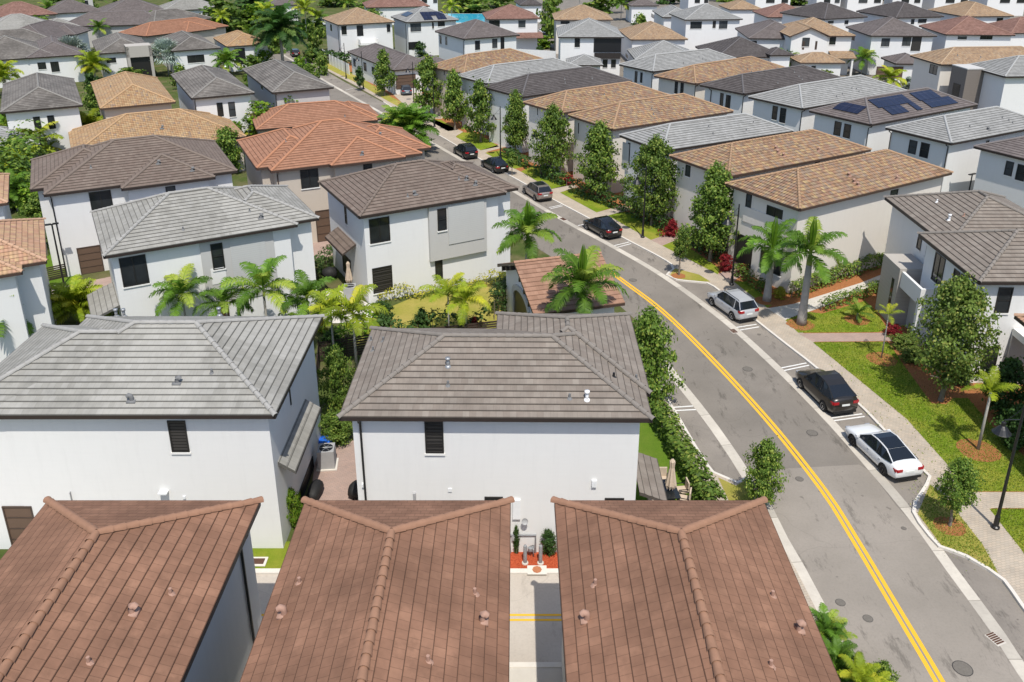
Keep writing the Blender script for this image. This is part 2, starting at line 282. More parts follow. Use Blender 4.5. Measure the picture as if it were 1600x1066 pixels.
def copy_tree(o, loc, rz=0., label=None, group=None, sc=None):
    c = o.copy(); COL.objects.link(c); c.location = loc; c.rotation_euler = (0, 0, rz)
    if sc: c.scale = sc
    if label: c['label'] = label
    if group: c['group'] = group
    for ch in list(o.children):
        d = ch.copy(); COL.objects.link(d); d.parent = c
        for g in list(ch.children):
            e = g.copy(); COL.objects.link(e); e.parent = d
    return c
def smooth_line(pts, step=1.5):
    out = []; n = len(pts)
    for i in range(n-1):
        p0, p1, p2, p3 = pts[max(i-1, 0)], pts[i], pts[i+1], pts[min(i+2, n-1)]
        m = max(1, int((p2-p1).length/step))
        for k_ in range(m):
            t = k_/m; out.append(.5*((2*p1)+(p2-p0)*t+(2*p0-5*p1+4*p2-p3)*t*t+(3*p1-p0-3*p2+p3)*t**3))
    out.append(pts[-1]); return out
def offset_line(pts, d):
    out = []
    for i, p in enumerate(pts):
        t = (pts[min(i+1, len(pts)-1)]-pts[max(i-1, 0)]); t.z = 0; t.normalize(); out.append(p+Vector((t.y, -t.x, 0))*d)
    return out
def pixline(px, step=1.5): return smooth_line([at(*p) for p in px], step)
def strip(name, a, b, z, mat, z0=None, **tg):
    mb = MB(); s_ = 0.
    for i in range(min(len(a), len(b))-1):
        q = [Vector((p.x, p.y, z)) for p in (a[i], b[i], b[i+1], a[i+1])]; e_ = s_+(a[i+1]-a[i]).length; mb.face(q, [(s_, 0), (s_, 1), (e_, 1), (e_, 0)]); s_ = e_
        if z0 is not None:
            mb.face([(q[0].x, q[0].y, z0), (q[0].x, q[0].y, z), (q[3].x, q[3].y, z), (q[3].x, q[3].y, z0)])
            mb.face([(q[1].x, q[1].y, z0), (q[2].x, q[2].y, z0), (q[2].x, q[2].y, z), (q[1].x, q[1].y, z)])
    return tag(link(name, mb.mesh(name, mat)), **tg)
def poly(name, pts, z, mat, z0=None, **tg):
    pts = [at(*p, z) if len(p) == 2 else Vector(p) for p in pts]; pts = [Vector((p[0], p[1], z)) for p in pts]
    a = sum(pts[i].x*pts[(i+1) % len(pts)].y-pts[(i+1) % len(pts)].x*pts[i].y for i in range(len(pts)))
    if a < 0: pts = pts[::-1]
    mb = MB(); mb.face(pts)
    if z0 is not None:
        for i in range(len(pts)):
            p, q = pts[i], pts[(i+1) % len(pts)]; mb.face([(p.x, p.y, z0), (q.x, q.y, z0), (q.x, q.y, z), (p.x, p.y, z)])
    return tag(link(name, mb.mesh(name, mat)), **tg)
# ------------------------------------------------------------ houses
CAMO = Vector((0, 0, CH))
def roof_planes(mb, blk, slope, course, m, step=.035):
    u0, v0, u1, v1, ze, kind = blk
    W, D = u1-u0, v1-v0
    r = {'hip': min(W, D)/2, 'gu': D/2, 'gv': W/2, 'shed': D}[kind]
    if kind == 'hip': sides = 'SENW'; clip = 1.
    elif kind == 'gu': sides = 'SN'; clip = 0.
    elif kind == 'gv': sides = 'EW'; clip = 0.
    else: sides = 'S'; clip = 0.
    cs = 1/math.sqrt(1+slope*slope); seed = random.random()*40
    for sd_ in sides:
        A, B, n = {'S': ((u0, v0), (u1, v0), (0, 1)), 'E': ((u1, v0), (u1, v1), (-1, 0)), 'N': ((u1, v1), (u0, v1), (0, -1)), 'W': ((u0, v1), (u0, v0), (1, 0))}[sd_]
        t = ((B[0]-A[0]), (B[1]-A[1])); L = math.hypot(*t); t = (t[0]/L, t[1]/L)
        d = 0.; ce = course*cs
        while d < r-1e-4:
            e = min(d+ce, r)
            def P(dd, side, z):
                q = clip*dd if side == 0 else L-clip*dd
                if clip and L-2*clip*dd < 0: q = L/2
                return (A[0]+t[0]*q+n[0]*dd, A[1]+t[1]*q+n[1]*dd, z), (q+seed, dd/cs)
            zl = ze+slope*d+step; zh = ze+slope*e
            a, ua = P(d, 0, zl); b, ub = P(d, 1, zl); c, uc = P(e, 1, zh); f, uf = P(e, 0, zh)
            mb.face([a, b, c, f], [ua, ub, uc, uf], m)
            a2 = (a[0], a[1], zl-step*1.0-.012); b2 = (b[0], b[1], zl-step-.012)
            mb.face([a2, b2, b, a], [(ua[0], ua[1]+.001), (ub[0], ub[1]+.001), ub, ua], m)
            d = e
def ridge_lines(blk, slope):
    u0, v0, u1, v1, ze, kind = blk; W, D = u1-u0, v1-v0
    if kind == 'shed': return []
    if kind == 'gu': z = ze+slope*D/2; return [((u0, (v0+v1)/2, z), (u1, (v0+v1)/2, z))]
    if kind == 'gv': z = ze+slope*W/2; return [(((u0+u1)/2, v0, z), ((u0+u1)/2, v1, z))]
    r = min(W, D)/2; z = ze+slope*r
    if W >= D: a, b = (u0+r, v0+r, z), (u1-r, v0+r, z)
    else: a, b = (u0+r, v0+r, z), (u0+r, v1-r, z)
    out = []
    if (Vector(a)-Vector(b)).length > .05: out.append((a, b))
    if W >= D: out += [((u0, v0, ze), a), ((u0, v1, ze), a), ((u1, v0, ze), b), ((u1, v1, ze), b)]
    else: out += [((u0, v0, ze), a), ((u1, v0, ze), a), ((u0, v1, ze), b), ((u1, v1, ze), b)]
    return out
def roof_z(blks, slope, u, v):
    z = -1
    for (u0, v0, u1, v1, ze, kind) in blks:
        if u0 <= u <= u1 and v0 <= v <= v1:
            d = {'hip': min(u-u0, u1-u, v-v0, v1-v), 'gu': min(v-v0, v1-v), 'gv': min(u-u0, u1-u), 'shed': v-v0}[kind]; z = max(z, ze+slope*d)
    return z
def cap_run(mb, p, q, r, seg, blks, slope, own, fine):
    """rounded cap tiles laid end over end from the low end p to the high end q"""
    p, q = Vector(p), Vector(q); L = (q-p).length; n = max(1, int(L/seg)); d = (q-p)/n
    for i in range(n):
        a, b = p+d*i, p+d*(i+1); m_ = (a+b)/2
        if max([-1]+[roof_z([k_], slope, m_.x, m_.y) for k_ in blks if k_ is not own]) > m_.z-.055: continue   # buried under another roof
        if fine: mb.tube([a-d*.12, b], [r*1.12, r*.86], 6, half=True)
        else: mb.tube([a, b], r, 4, half=True)
def house(label, P, roof, wall, ze=7.5, slope=.42, o=.45, extra=(), wins=(), vents=(), spouts=(), panels=(), boxes=(), sheds=(), LU=None, LV=None, cat='house', name='house', group=None, course=.36, fine=False, fascia='fascia_dark', main='hip', fh=.2, grow=0., winfix=0.):
    A, B, C_ = (at(*p, ze) for p in P)
    u, v = C_-B, A-B
    if u.length >= v.length: du = u.normalized(); dv = Vector((-du.y, du.x, 0)); lu = u.length; lv = v.dot(dv)
    else: dv = v.normalized(); du = Vector((dv.y, -dv.x, 0)); lv = v.length; lu = u.dot(du)
    lu = LU or lu; lv = LV or lv
    ang = math.atan2(du.y, du.x); B = B-du*grow-dv*grow
    h = thing(name, label, cat, (B.x, B.y, 0), ang, group)
    MW = Matrix.Translation((B.x, B.y, 0)) @ Matrix.Rotation(ang, 4, 'Z'); MI = MW.inverted(); o3 = MI @ CAMO
    def loc(x, y, axis, val):
        r = (MI.to_3x3() @ ray(x, y)); t = (val-o3[axis])/r[axis]; return o3+r*t
    blks = []
    if main: blks.append((0, 0, lu+2*grow, lv+2*grow, ze, main))
    for e in extra:
        e = list(e)
        if len(e) == 5: e.append('hip')
        if len(e) == 4: e += [ze, 'hip']
        blks.append(tuple(e))
    # walls
    mb = MB()
    for i, (a0, b0, a1, b1, z, kind) in enumerate(blks):
        if kind == 'shed': continue
        q = .004*i; mb.box((a0+o+q, b0+o+q, 0), (a1-o-q, b1-o-q, z-.12-q))
        if kind == 'gu':
            for uu, sg in ((a0+o+q, -1), (a1-o-q, 1)):
                pts = [(uu, b0+o, z-.13), (uu, b1-o, z-.13), (uu, (b0+b1)/2, z-.13+slope*((b1-b0)/2))]; mb.face(pts if sg > 0 else pts[::-1])
        if kind == 'gv':
            for vv, sg in ((b0+o+q, -1), (b1-o-q, 1)):
                pts = [(a0+o, vv, z-.13), (a1-o, vv, z-.13), ((a0+a1)/2, vv, z-.13+slope*((a1-a0)/2))]; mb.face(pts if sg < 0 else pts[::-1])
    link('wall', mb.mesh('wall', wall), h)
    # roof
    mb = MB()
    for b in blks: roof_planes(mb, b, slope, course, roof)
    rf = link('roof', mb.mesh('roof', roof), h)
    r = (.145 if 'sienna' in roof else .12) if fine else .12
    for b in blks:
        for p, q in ridge_lines(b, slope):
            mb = MB(); cap_run(mb, (p[0], p[1], p[2]+.02), (q[0], q[1], q[2]+.02), r, .42 if fine else 1.1, blks, slope, b, fine)
            if mb.f: link('ridge_cap', mb.mesh('ridge_cap', roof.replace('tile_', 'cap_'), True), rf)
    # fascia and soffit
    mb = MB(); t = .09
    for i, (a0, b0, a1, b1, z, kind) in enumerate(blks):
        zt, zb = z-.006-.003*i, z-fh-.003*i
        if kind == 'shed': continue
        if kind in ('hip', 'gu'): mb.box((a0, b0, zb), (a1, b0+t, zt)); mb.box((a0, b1-t, zb), (a1, b1, zt))
        if kind in ('hip', 'gv'): mb.box((a0-.003, b0+t, zb), (a0+t, b1-t, zt)); mb.box((a1-t, b0+t, zb), (a1+.003, b1-t, zt))
        if kind == 'gu':
            for uu in (a0, a1-t):
                for s_, e_ in ((b0, (b0+b1)/2), (b1, (b0+b1)/2)):
                    rz = slope*(b1-b0)/2; mb.face([(uu, s_, zb), (uu, e_, zb+rz), (uu, e_, zt+rz), (uu, s_, zt)]); mb.face([(uu+t, s_, zb), (uu+t, e_, zb+rz), (uu+t, e_, zt+rz), (uu+t, s_, zt)]); mb.face([(uu, s_, zb), (uu, e_, zb+rz), (uu+t, e_, zb+rz), (uu+t, s_, zb)])
        if kind == 'gv':
            for vv in (b0, b1-t):
                for s_, e_ in ((a0, (a0+a1)/2), (a1, (a0+a1)/2)):
                    rz = slope*(a1-a0)/2; mb.face([(s_, vv, zb), (e_, vv, zb+rz), (e_, vv, zt+rz), (s_, vv, zt)]); mb.face([(s_, vv+t, zb), (e_, vv+t, zb+rz), (e_, vv+t, zt+rz), (s_, vv+t, zt)]); mb.face([(s_, vv, zb), (e_, vv, zb+rz), (e_, vv+t, zb+rz), (s_, vv+t, zb)])
        if kind == 'hip': mb.face([(a0+t, b0+t, zb+.03), (a0+t, b1-t, zb+.03), (a1-t, b1-t, zb+.03), (a1-t, b0+t, zb+.03)])
    link('fascia', mb.mesh('fascia', fascia), rf)
    def plane(bi, side, out=0.):
        a0, b0, a1, b1, z, kind = blks[bi]; q = .004*bi
        return {'S': (1, b0+o+q-out), 'N': (1, b1-o-q+out), 'W': (0, a0+o+q-out), 'E': (0, a1-o-q+out)}[side]
    def rect(bi, side, x0, y0, x1, y1, out=0.):
        ax, val = plane(bi, side, out); p, q = loc(x0, y0, ax, val), loc(x1, y1, ax, val); k_ = 1-ax
        return ax, val, min(p[k_], q[k_]), max(p[k_], q[k_]), min(p.z, q.z), max(p.z, q.z)
    def slab(mb, ax, sgn, val, s0, s1, z0, z1, t0, t1, m=None):
        a, b = sorted((val+sgn*t0, val+sgn*t1))
        mb.box((s0, a, z0) if ax == 1 else (a, s0, z0), (s1, b, z1) if ax == 1 else (b, s1, z1), None, m)
    h['_r'] = 0; del h['_r']
    for pn in panels:
        bi, side, x0, y0, x1, y1, m, dep = pn[:8]
        ax, val, s0, s1, z0, z1 = rect(bi, side, x0, y0, x1, y1, dep); sg = -1 if side in 'SW' else 1
        mb = MB(); slab(mb, ax, sg, val-sg*dep, s0, s1, max(0, z0), z1, -.02, dep); link(pn[8] if len(pn) > 8 else 'wall_panel', mb.mesh('wall_panel', m), h)
    for w_ in wins:
        bi, side, x0, y0, x1, y1, ty = w_[:7]; dep = w_[7] if len(w_) > 7 else 0.
        x1 -= winfix if side == 'W' else 0
        ax, val, s0, s1, z0, z1 = rect(bi, side, x0, y0, x1, y1, dep); sg = -1 if side in 'SW' else 1
        if z0 < .25 and ty != 'g': z0 = 0.
        fw = .07; nm, fm = {'garage': ('garage_door', 'garage_brown'), 'door': ('door', 'frame_dark'), 'open': ('opening', 'frame_dark')}.get(ty, ('window', 'frame_dark'))
        mb = MB()
        for r_ in ((s0, s0+fw, z0, z1), (s1-fw, s1, z0, z1), (s0+fw, s1-fw, z1-fw, z1), (s0+fw, s1-fw, z0, z0+fw)): slab(mb, ax, sg, val, *r_, -.01, .05)
        if ty in ('g', 'b') and s1-s0 > 1.3 and ty == 'g': slab(mb, ax, sg, val, (s0+s1)/2-.03, (s0+s1)/2+.03, z0+fw, z1-fw, .0, .045)
        if ty == 'g' and s1-s0 <= 1.3 and z1-z0 > 1.2: slab(mb, ax, sg, val, s0+fw, s1-fw, (z0+z1)/2-.03, (z0+z1)/2+.03, .0, .045)
        if ty in ('l', 'garage'):
            nb = 8 if ty == 'l' else 4
            for k_ in range(1, nb):
                zz = z0+(z1-z0)*k_/nb; slab(mb, ax, sg, val, s0+fw, s1-fw, zz-.02, zz+.02, .01, .04)
        wo = link(nm, mb.mesh(nm, fm), h)
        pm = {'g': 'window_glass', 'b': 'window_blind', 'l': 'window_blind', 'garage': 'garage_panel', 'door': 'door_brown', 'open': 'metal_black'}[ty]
        if ty == 'g' and random.random() < .35: pm = 'painted_sky_glass'
        mb = MB(); slab(mb, ax, sg, val, s0+fw*.5, s1-fw*.5, z0+fw*.5, z1-fw*.5, -.005, .012)
        link({'garage': 'panel', 'door': 'panel', 'open': 'painted_recess'}.get(ty, 'pane'), mb.mesh('pane', pm), wo)  # open doorways have no hollow: a flat black panel paints the shade inside
        if ty in ('g', 'b', 'l') and z0 > .3: mb = MB(); slab(mb, ax, sg, val, s0-.04, s1+.04, z0-.1, z0-.002, -.01, .075); link('sill', mb.mesh('sill', 'trim_white'), wo)
    for vt in vents:
        x, y = vt[:2]; ty = vt[2] if len(vt) > 2 else 'pipe'; m = vt[3] if len(vt) > 3 else 'vent_grey'
        z = ze+.6
        for _ in range(30):
            p = MI @ at(x, y, z); zz = roof_z(blks, slope, p.x, p.y); zz = ze if zz < 0 else zz; z += .5*(zz-z)
        mb = MB()
        if ty == 'pipe': mb.tube([(p.x, p.y, z-.1), (p.x, p.y, z+.22)], .055, 8); mb.tube([(p.x, p.y, z-.05), (p.x, p.y, z+.05)], [.16, .07], 8)
        elif ty == 'stack': mb.tube([(p.x, p.y, z-.1), (p.x, p.y, z+.42)], .08, 10); mb.tube([(p.x, p.y, z+.32), (p.x, p.y, z+.44)], .12, 10); mb.tube([(p.x, p.y, z-.1), (p.x, p.y, z+.06)], [.22, .09], 10)
        else:
            sgx = 1 if p.x > lu/2 else -1; mb.tube([(p.x, p.y, z-.1), (p.x, p.y, z+.16), (p.x+.02*sgx, p.y, z+.24), (p.x+.1*sgx, p.y, z+.27), (p.x+.17*sgx, p.y, z+.2)], [.1, .1, .11, .11, .1], 12, cap=False); mb.box((p.x-.2, p.y-.17, z-.09), (p.x+.2, p.y+.17, z+.035))
        vo = link('roof_vent', mb.mesh('roof_vent', m, ty != 'pipe'), rf)
    for sp in spouts:
        bi, side, x, y = sp[:4]; ax, val = plane(bi, side); p = loc(x, y, ax, val); sg = -1 if side in 'SW' else 1; zt = blks[bi][4]
        mb = MB(); q = [0, 0, 0]; n_ = Vector((0, sg, 0)) if ax == 1 else Vector((sg, 0, 0)); p.z = 0
        mb.tube([p+n_*(o-.03)+Vector((0, 0, zt-.2)), p+n_*(o-.1)+Vector((0, 0, zt-.33)), p+n_*.07+Vector((0, 0, zt-.5)), p+n_*.07+Vector((0, 0, .2)), p+n_*.2+Vector((0, 0, .08))], .055, 6)
        link('downspout', mb.mesh('downspout', sp[4] if len(sp) > 4 else 'metal_black'), h)
    for bx in boxes:                                   # balconies, porches, chimneys: (name, material, [(local box), ...])
        mb = MB()
        for a, b in bx[2]: mb.box(a, b)
        link(bx[0], mb.mesh(bx[0], bx[1]), h)
    for (side, s0, s1, base, dep, zt, zo, ov) in sheds:   # lean-to canopies
        mb = MB(); n_ = {'S': (0, -1), 'E': (1, 0), 'N': (0, 1), 'W': (-1, 0)}[side]; k_ = max(1, round(dep/.36))
        for i in range(k_):
            d0, d1 = dep*i/k_, dep*(i+1)/k_; z0_, z1_ = zt+(zo-zt)*i/k_, zt+(zo-zt)*(i+1)/k_
            def pp(s__, d__, z__): return (s__, base+n_[1]*d__, z__) if n_[0] == 0 else (base+n_[0]*d__, s__, z__)
            mb.face([pp(s0, d1, z1_+.03), pp(s1, d1, z1_+.03), pp(s1, d0, z0_), pp(s0, d0, z0_)], [(s0, dep-d1), (s1, dep-d1), (s1, dep-d0), (s0, dep-d0)])
        mb.face([pp(s0, dep, zo+.03), pp(s1, dep, zo+.03), pp(s1, dep, zo-.14), pp(s0, dep, zo-.14)]); mb.face([pp(s0, 0, zt), pp(s0, dep, zo+.03), pp(s0, dep, zo-.14), pp(s0, 0, zt-.17)]); mb.face([pp(s1, 0, zt), pp(s1, dep, zo+.03), pp(s1, dep, zo-.14), pp(s1, 0, zt-.17)])
        mb.face([pp(s0, 0, zt-.17), pp(s1, 0, zt-.17), pp(s1, dep, zo-.14), pp(s0, dep, zo-.14)])
        link('canopy', mb.mesh('canopy', roof), h)
    return h, dict(MW=MW, lu=lu, lv=lv, blks=blks, loc=loc, roof=rf, plane=plane)
# ------------------------------------------------------------ the near houses
random.seed(3)
cen, ci = house('white house in the centre, brown grey hip roof, one louvred window in its long wall',
    ((577, 514), (529, 652), (1020, 655)), 'tile_brown_grey', 'siding_white', 7.8, fine=True, o=.48, LV=8.7,
    extra=[(6.7, 2.2, 14.1, 10.6)],
    wins=[(0, 'S', 663, 658, 694, 708, 'l'), (0, 'S', 757, 776, 786, 800, 'g'), (0, 'S', 945, 778, 974, 800, 'g')],
    vents=[(700, 572, 'stack', 'galvanised'), (917, 624, 'stack', 'vent_white'), (890, 622), (700, 602), (580, 532), (599, 533), (583, 548), (959, 589, 'pipe', 'metal_black'), (994, 592)],
    spouts=[(0, 'S', 566, 700)], sheds=[('E', .8, 4.2, 13.65, 1.35, 3.3, 2.75, 0)],
    panels=[(0, 'S', 700, 764, 706, 769, 'pvc', .05, 'vent_cover'), (0, 'S', 645, 772, 650, 786, 'trim_grey', .12, 'conduit_box'), (0, 'S', 925, 752, 932, 762, 'pvc', .12, 'wall_vent'), (0, 'S', 801, 782, 813, 812, 'pvc', .12, 'meter_box'), (0, 'S', 565, 757, 568, 762, 'pvc', .1, 'wall_lamp')])
lh, li = house('long white house with patchy light grey hip roof, left of the centre house',
    ((136, 497), (-27, 649.5), (430, 649)), 'tile_light_grey', 'siding_white', 7.8, fine=True, o=.5, LV=10.,
    extra=[(-1.9, .015, 9, 8.9)],
    wins=[(0, 'S', 261, 657, 297, 706, 'b'), (0, 'S', 3, 791, 66, 860, 'garage'), (0, 'E', 454, 633, 450, 592, 'g'), (0, 'E', 490, 735, 455, 800, 'open')],
    panels=[(0, 'S', 246, 772, 260, 774, 'pvc', .3, 'wall_light'), (0, 'S', 285, 776, 290, 780, 'pvc', .06, 'vent_cover'), (0, 'S', 108, 770, 112, 784, 'trim_grey', .1, 'conduit_box')],
    vents=[(206, 626, 'goose'), (277, 598, 'goose'), (331, 583), (182, 494, 'stack', 'galvanised'), (194, 494, 'stack', 'galvanised'), (343, 492, 'stack', 'galvanised')],
    sheds=[('E', 1.1, 6.7, 12.45, .85, 4.6, 4.0, 0)])
gh = {}
for k_, (px, lab, vts, sp_) in enumerate([
    ((75, 407), 'brown roofed building nearest the bottom left corner, its right wall in view', [(206, 957, 'goose', 'vent_pink'), (267, 928, 'pipe', 'vent_pink'), (139, 1036, 'pipe', 'vent_pink')], 1),
    ((477, 798), 'brown roofed building at the bottom middle, ridge pointing at the viewer', [(444, 960, 'goose', 'vent_pink'), (468, 911, 'pipe', 'vent_pink'), (753, 970, 'goose', 'vent_pink'), (742, 928, 'pipe', 'vent_pink'), (669, 1034, 'pipe', 'vent_pink')], 0),
    ((866, 1193), 'brown roofed building at the bottom right of its row, next to the main road', [(917, 968, 'goose', 'vent_pink'), (930, 914, 'pipe', 'vent_pink'), (1246, 984, 'goose', 'vent_pink'), (1207, 932, 'pipe', 'vent_pink'), (1204, 1041, 'pipe', 'vent_pink')], 0)]):
    a, b = at(px[0], 783, 7.7), at(px[1], 783, 7.7); wd = b.x-a.x
    # its back eave is the far one: build the frame from the far left corner, 15 m deep
    f_ = at(px[0], 783, 7.7); n_ = Vector((f_.x, f_.y-15, 7.7)); n2 = Vector((b.x, f_.y-15, 7.7))
    def px_(p):
        d = p-CAMO; X = d.x; dd = d.y*_c-d.z*_s; up = d.y*_s+d.z*_c; return (CX0+CF*X/dd, CY0-CF*up/dd)
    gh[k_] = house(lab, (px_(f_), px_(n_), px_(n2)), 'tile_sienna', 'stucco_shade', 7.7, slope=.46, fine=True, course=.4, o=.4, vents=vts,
        spouts=[(0, 'E', 384, 930)] if sp_ else [])
h3, _ = house('white house with light grey hip roof, big square upstairs window, palms before its long wall',
    ((144, 332), (161, 401), (465, 351)), 'tile_light_grey', 'stucco_white', 7.5, fine=True, o=.5,
    extra=[(7.2, .66, 14.8, 9.8)],
    wins=[(0, 'S', 185, 404, 234, 442, 'g'), (0, 'S', 328, 382, 352, 419, 'g', .08), (0, 'S', 332, 459, 359, 494, 'door')],
    panels=[(0, 'S', 310, 372, 436, 456, 'stucco_grey', .07, 'upper_bay'), (0, 'S', 357, 368, 421, 438, 'siding_grey', .1, 'siding_panel'), (0, 'S', 329, 421, 355, 441, 'stucco_white', .1)],
    vents=[(286, 359), (390, 330), (407, 341, 'goose'), (340, 293)], sheds=[('W', .6, 5.2, .5, 1.9, 3.6, 2.9, 0)],
    boxes=[('timber_screen', 'slat_brown', [((-1.9, 1.0+k_*0, .35+.28*k_), (.4, 1.06, .5+.28*k_)) for k_ in range(6)])])
h4, _ = house('white house with umber hip roof and grey wall panel, behind the dry grassy yard',
    ((505, 284), (561, 339), (791, 301)), 'tile_umber', 'stucco_white', 7.5, fine=True, o=.5,
    extra=[(6.2, .6, 14., 9.3)],
    wins=[(0, 'S', 576, 343, 610, 376, 'g'), (0, 'S', 683, 327, 698, 359, 'g', .31), (0, 'S', 581, 420, 614, 453, 'l'), (0, 'S', 679, 396, 692, 436, 'g'), (0, 'W', 538, 320, 543, 351, 'g'), (0, 'W', 535, 394, 550, 437, 'open')],
    panels=[(0, 'S', 670, 325, 761, 392, 'stucco_grey', .3, 'upper_bay'), (0, 'S', 700, 322, 757, 372, 'siding_grey', .36, 'siding_panel')],
    vents=[(637, 307), (649, 304, 'goose'), (728, 281, 'goose'), (742, 289, 'goose'), (717, 280)],
    sheds=[('W', 2.8, 7.4, .5, 1.2, 4.3, 3.6, 0)])
h5, _ = house('white house with dark umber roof of several hips and a brown garage door, upper left',
    ((50, 262), (68, 305), (372, 267)), 'tile_umber', 'stucco_white', 7.5, o=.5, LU=15.3, LV=12.,
    extra=[(5.7, -1.2, 13.2, 6.3, 7.52, 'hip'), (-1., 2.1, 8., 12.4, 7.5, 'hip')],
    wins=[(0, 'S', 138, 301, 178, 328, 'g'), (1, 'S', 258, 292, 276, 307, 'g'), (0, 'S', 119, 388, 166, 437, 'garage')],
    vents=[(247, 256, 'goose'), (300, 267, 'goose'), (142, 262)], spouts=[(0, 'S', 90, 360)])
h6, _ = house('beige house with bright terracotta tile roof and brown garage door',
    ((379, 240), (423, 268), (660, 240)), 'tile_terracotta', 'stucco_beige', 7.5, o=.5, LV=12.5,
    extra=[(5.2, -.65, 12.3, 8., 7.52, 'hip'), (-1., 1.5, 7., 12.6, 7.5, 'hip'), (8., 1.7, 15.7, 10.6, 7.5, 'hip')],
    wins=[(0, 'S', 468, 262, 499, 292, 'g'), (1, 'S', 567, 254, 582, 272, 'g'), (0, 'S', 492, 330, 520, 374, 'garage')],
    vents=[(565, 242, 'goose'), (593, 212, 'goose'), (446, 221)], spouts=[(0, 'S', 434, 280, 'fascia_brown')], fascia='fascia_brown')
h7, _ = house('low terracotta roof behind the bright terracotta one, half hidden by yellow green shrubs',
    ((377, 183), (400, 203), (590, 188)), 'tile_terracotta', 'stucco_beige', 4.6, o=.5, LV=9., vents=[(539, 182)], extra=[(9., .8, 15.6, 9.3)])
h8, _ = house('house with gold blend barrel tile on two roof levels, left of the grey roofed pair',
    ((140, 124), (156, 170), (275, 160)), 'tile_gold', 'stucco_beige', 7.3, o=.5, LV=19.,
    extra=[(-3.8, -9.5, 14.8, 3.2, 4.3, 'hip')], vents=[(253, 201, 'goose'), (173, 136)], fascia='fascia_brown')
h9, _ = house('white house with old grey roof and twin narrow windows, right of the gold tiled house',
    ((260, 109), (299, 154), (400, 147)), 'tile_old_grey', 'stucco_white', 7.5, o=.5, LV=19., wins=[(0, 'S', 338, 161, 350, 182, 'g'), (0, 'S', 356, 160, 369, 182, 'g')], spouts=[(0, 'S', 305, 165)], vents=[(352, 104, 'pipe', 'vent_white'), (284, 114)])
h10, _ = house('grey walled house with stained dark roof beside the distant street, left of the white fence',
    ((375, 106), (425, 145), (522, 137)), 'tile_old_grey', 'stucco_grey', 7.5, o=.5, LV=20., wins=[(0, 'W', 408, 134, 411, 141, 'g')], spouts=[(0, 'S', 431, 153)])
h11, _ = house('white house with old grey roof and two dark windows near the left edge',
    ((5, 127), (0, 176), (130, 166)), 'tile_old_grey', 'stucco_white', 7.5, o=.5, LV=20., wins=[(0, 'S', 51, 183, 66, 203, 'g'), (0, 'S', 73, 181, 88, 201, 'g')])
# ---- left, farther
def far(label, P, roof, wall='stucco_white', ze=5., **k): return house(label, P, roof, wall, ze, o=.5, **k)
far('mauve grey hip roofed house above the silver palm, left side', ((39, 60), (40, 91), (132, 82)), 'tile_mauve_grey', LV=19., LU=9.5, wins=[(0, 'S', 58, 98, 73, 108, 'g'), (0, 'S', 78, 97, 94, 112, 'g')])
far('grey hip roofed house with a square taupe parapet porch, left side', ((140, 57), (152, 84), (236, 75)), 'tile_old_grey', LV=19., LU=9.4, wins=[(0, 'S', 166, 91, 182, 98, 'g')],
    boxes=[('parapet_porch', 'stone_taupe', [((4.8, -2.4, 0), (5.3, 1.5, 6.2)), ((8.7, -2.4, 0), (9.2, 1.5, 6.2)), ((4.8, -2.4, 4.2), (9.2, 1.5, 6.25))]), ('porch_recess', 'frame_dark', [((5.3, -1.9, 0), (8.7, .4, 4.2))])])  # the dark box between the porch walls is solid, painting the shade inside
far('grey hip roofed house with a dark garage, behind the second silver palm', ((235, 54), (268, 80), (340, 75)), 'tile_old_grey', LV=19., LU=9., wins=[(0, 'S', 292, 87, 320, 97, 'g')])
far('orange tiled house with a dark porch on white columns, upper left', ((324, 54), (354, 73), (405, 68)), 'tile_gold', LV=14., LU=8.5, wins=[(0, 'S', 366, 76, 385, 100, 'open')])
far('long terracotta roof with several hips behind the grey houses, upper left', ((215, 52), (228, 57), (357, 41)), 'tile_terracotta', 'stucco_beige', LV=10., extra=[(9, -1.5, 17, 7)])
far('long mauve grey roof with a small front hip, upper left', ((46, 55), (76, 64), (160, 38)), 'tile_mauve_grey', 'stucco_white', 5, LV=12., LU=21., extra=[(10, -1.5, 18, 6)])
far('long mauve roof in the second row from the top left, hips at both ends', ((74, 34), (90, 42), (208, 39)), 'tile_mauve_grey', 'stucco_grey', 5, LV=12., LU=24.)
far('old grey roof below the palest roof, top left area', ((225, 32), (240, 40), (345, 27)), 'tile_old_grey', 'stucco_grey', 5, LV=12., LU=18.)
far('palest grey roof at the top left', ((243, 6), (256, 17), (338, 14)), 'tile_light_grey', 'stucco_white', 5, LV=14., LU=15.)
far('mauve grey roof at the top, right of the glass stair tower', ((147, 8), (160, 22), (236, 20)), 'tile_mauve_grey', 'stucco_white', 5, LV=16., LU=16.)
far('mauve roof at the top left behind the round tree', ((58, 14), (70, 22), (132, 19)), 'tile_mauve_grey', 'stucco_white', 5, LV=14., LU=14.)
far('red brown roof in the top left corner', ((-34, 16), (-20, 28), (52, 20)), 'tile_red_brown', 'stucco_beige', 5, LV=14., LU=16.)
far('old grey roof cut by the left edge, second from the top', ((-40, 38), (-30, 52), (51, 43)), 'tile_light_grey', 'stucco_white', 5, LV=14., LU=16., extra=[(12, 1.5, 20, 10)])
far('dark grey roof cut by the left edge under two paler ones', ((-50, 58), (-45, 72), (32, 62)), 'tile_old_grey', 'stucco_grey', 5, LV=10., LU=15.)
far('grey roof cut by the left edge, above the yellow green palms', ((-60, 72), (-62, 98), (24, 88)), 'tile_old_grey', 'stucco_white', 5, LV=16., LU=15.)
far('low pale grey roof at the left edge beyond the palm clump', ((-60, 196), (-70, 240), (62, 222)), 'tile_pale_grey', 'stucco_white', 4.2, LV=8.)
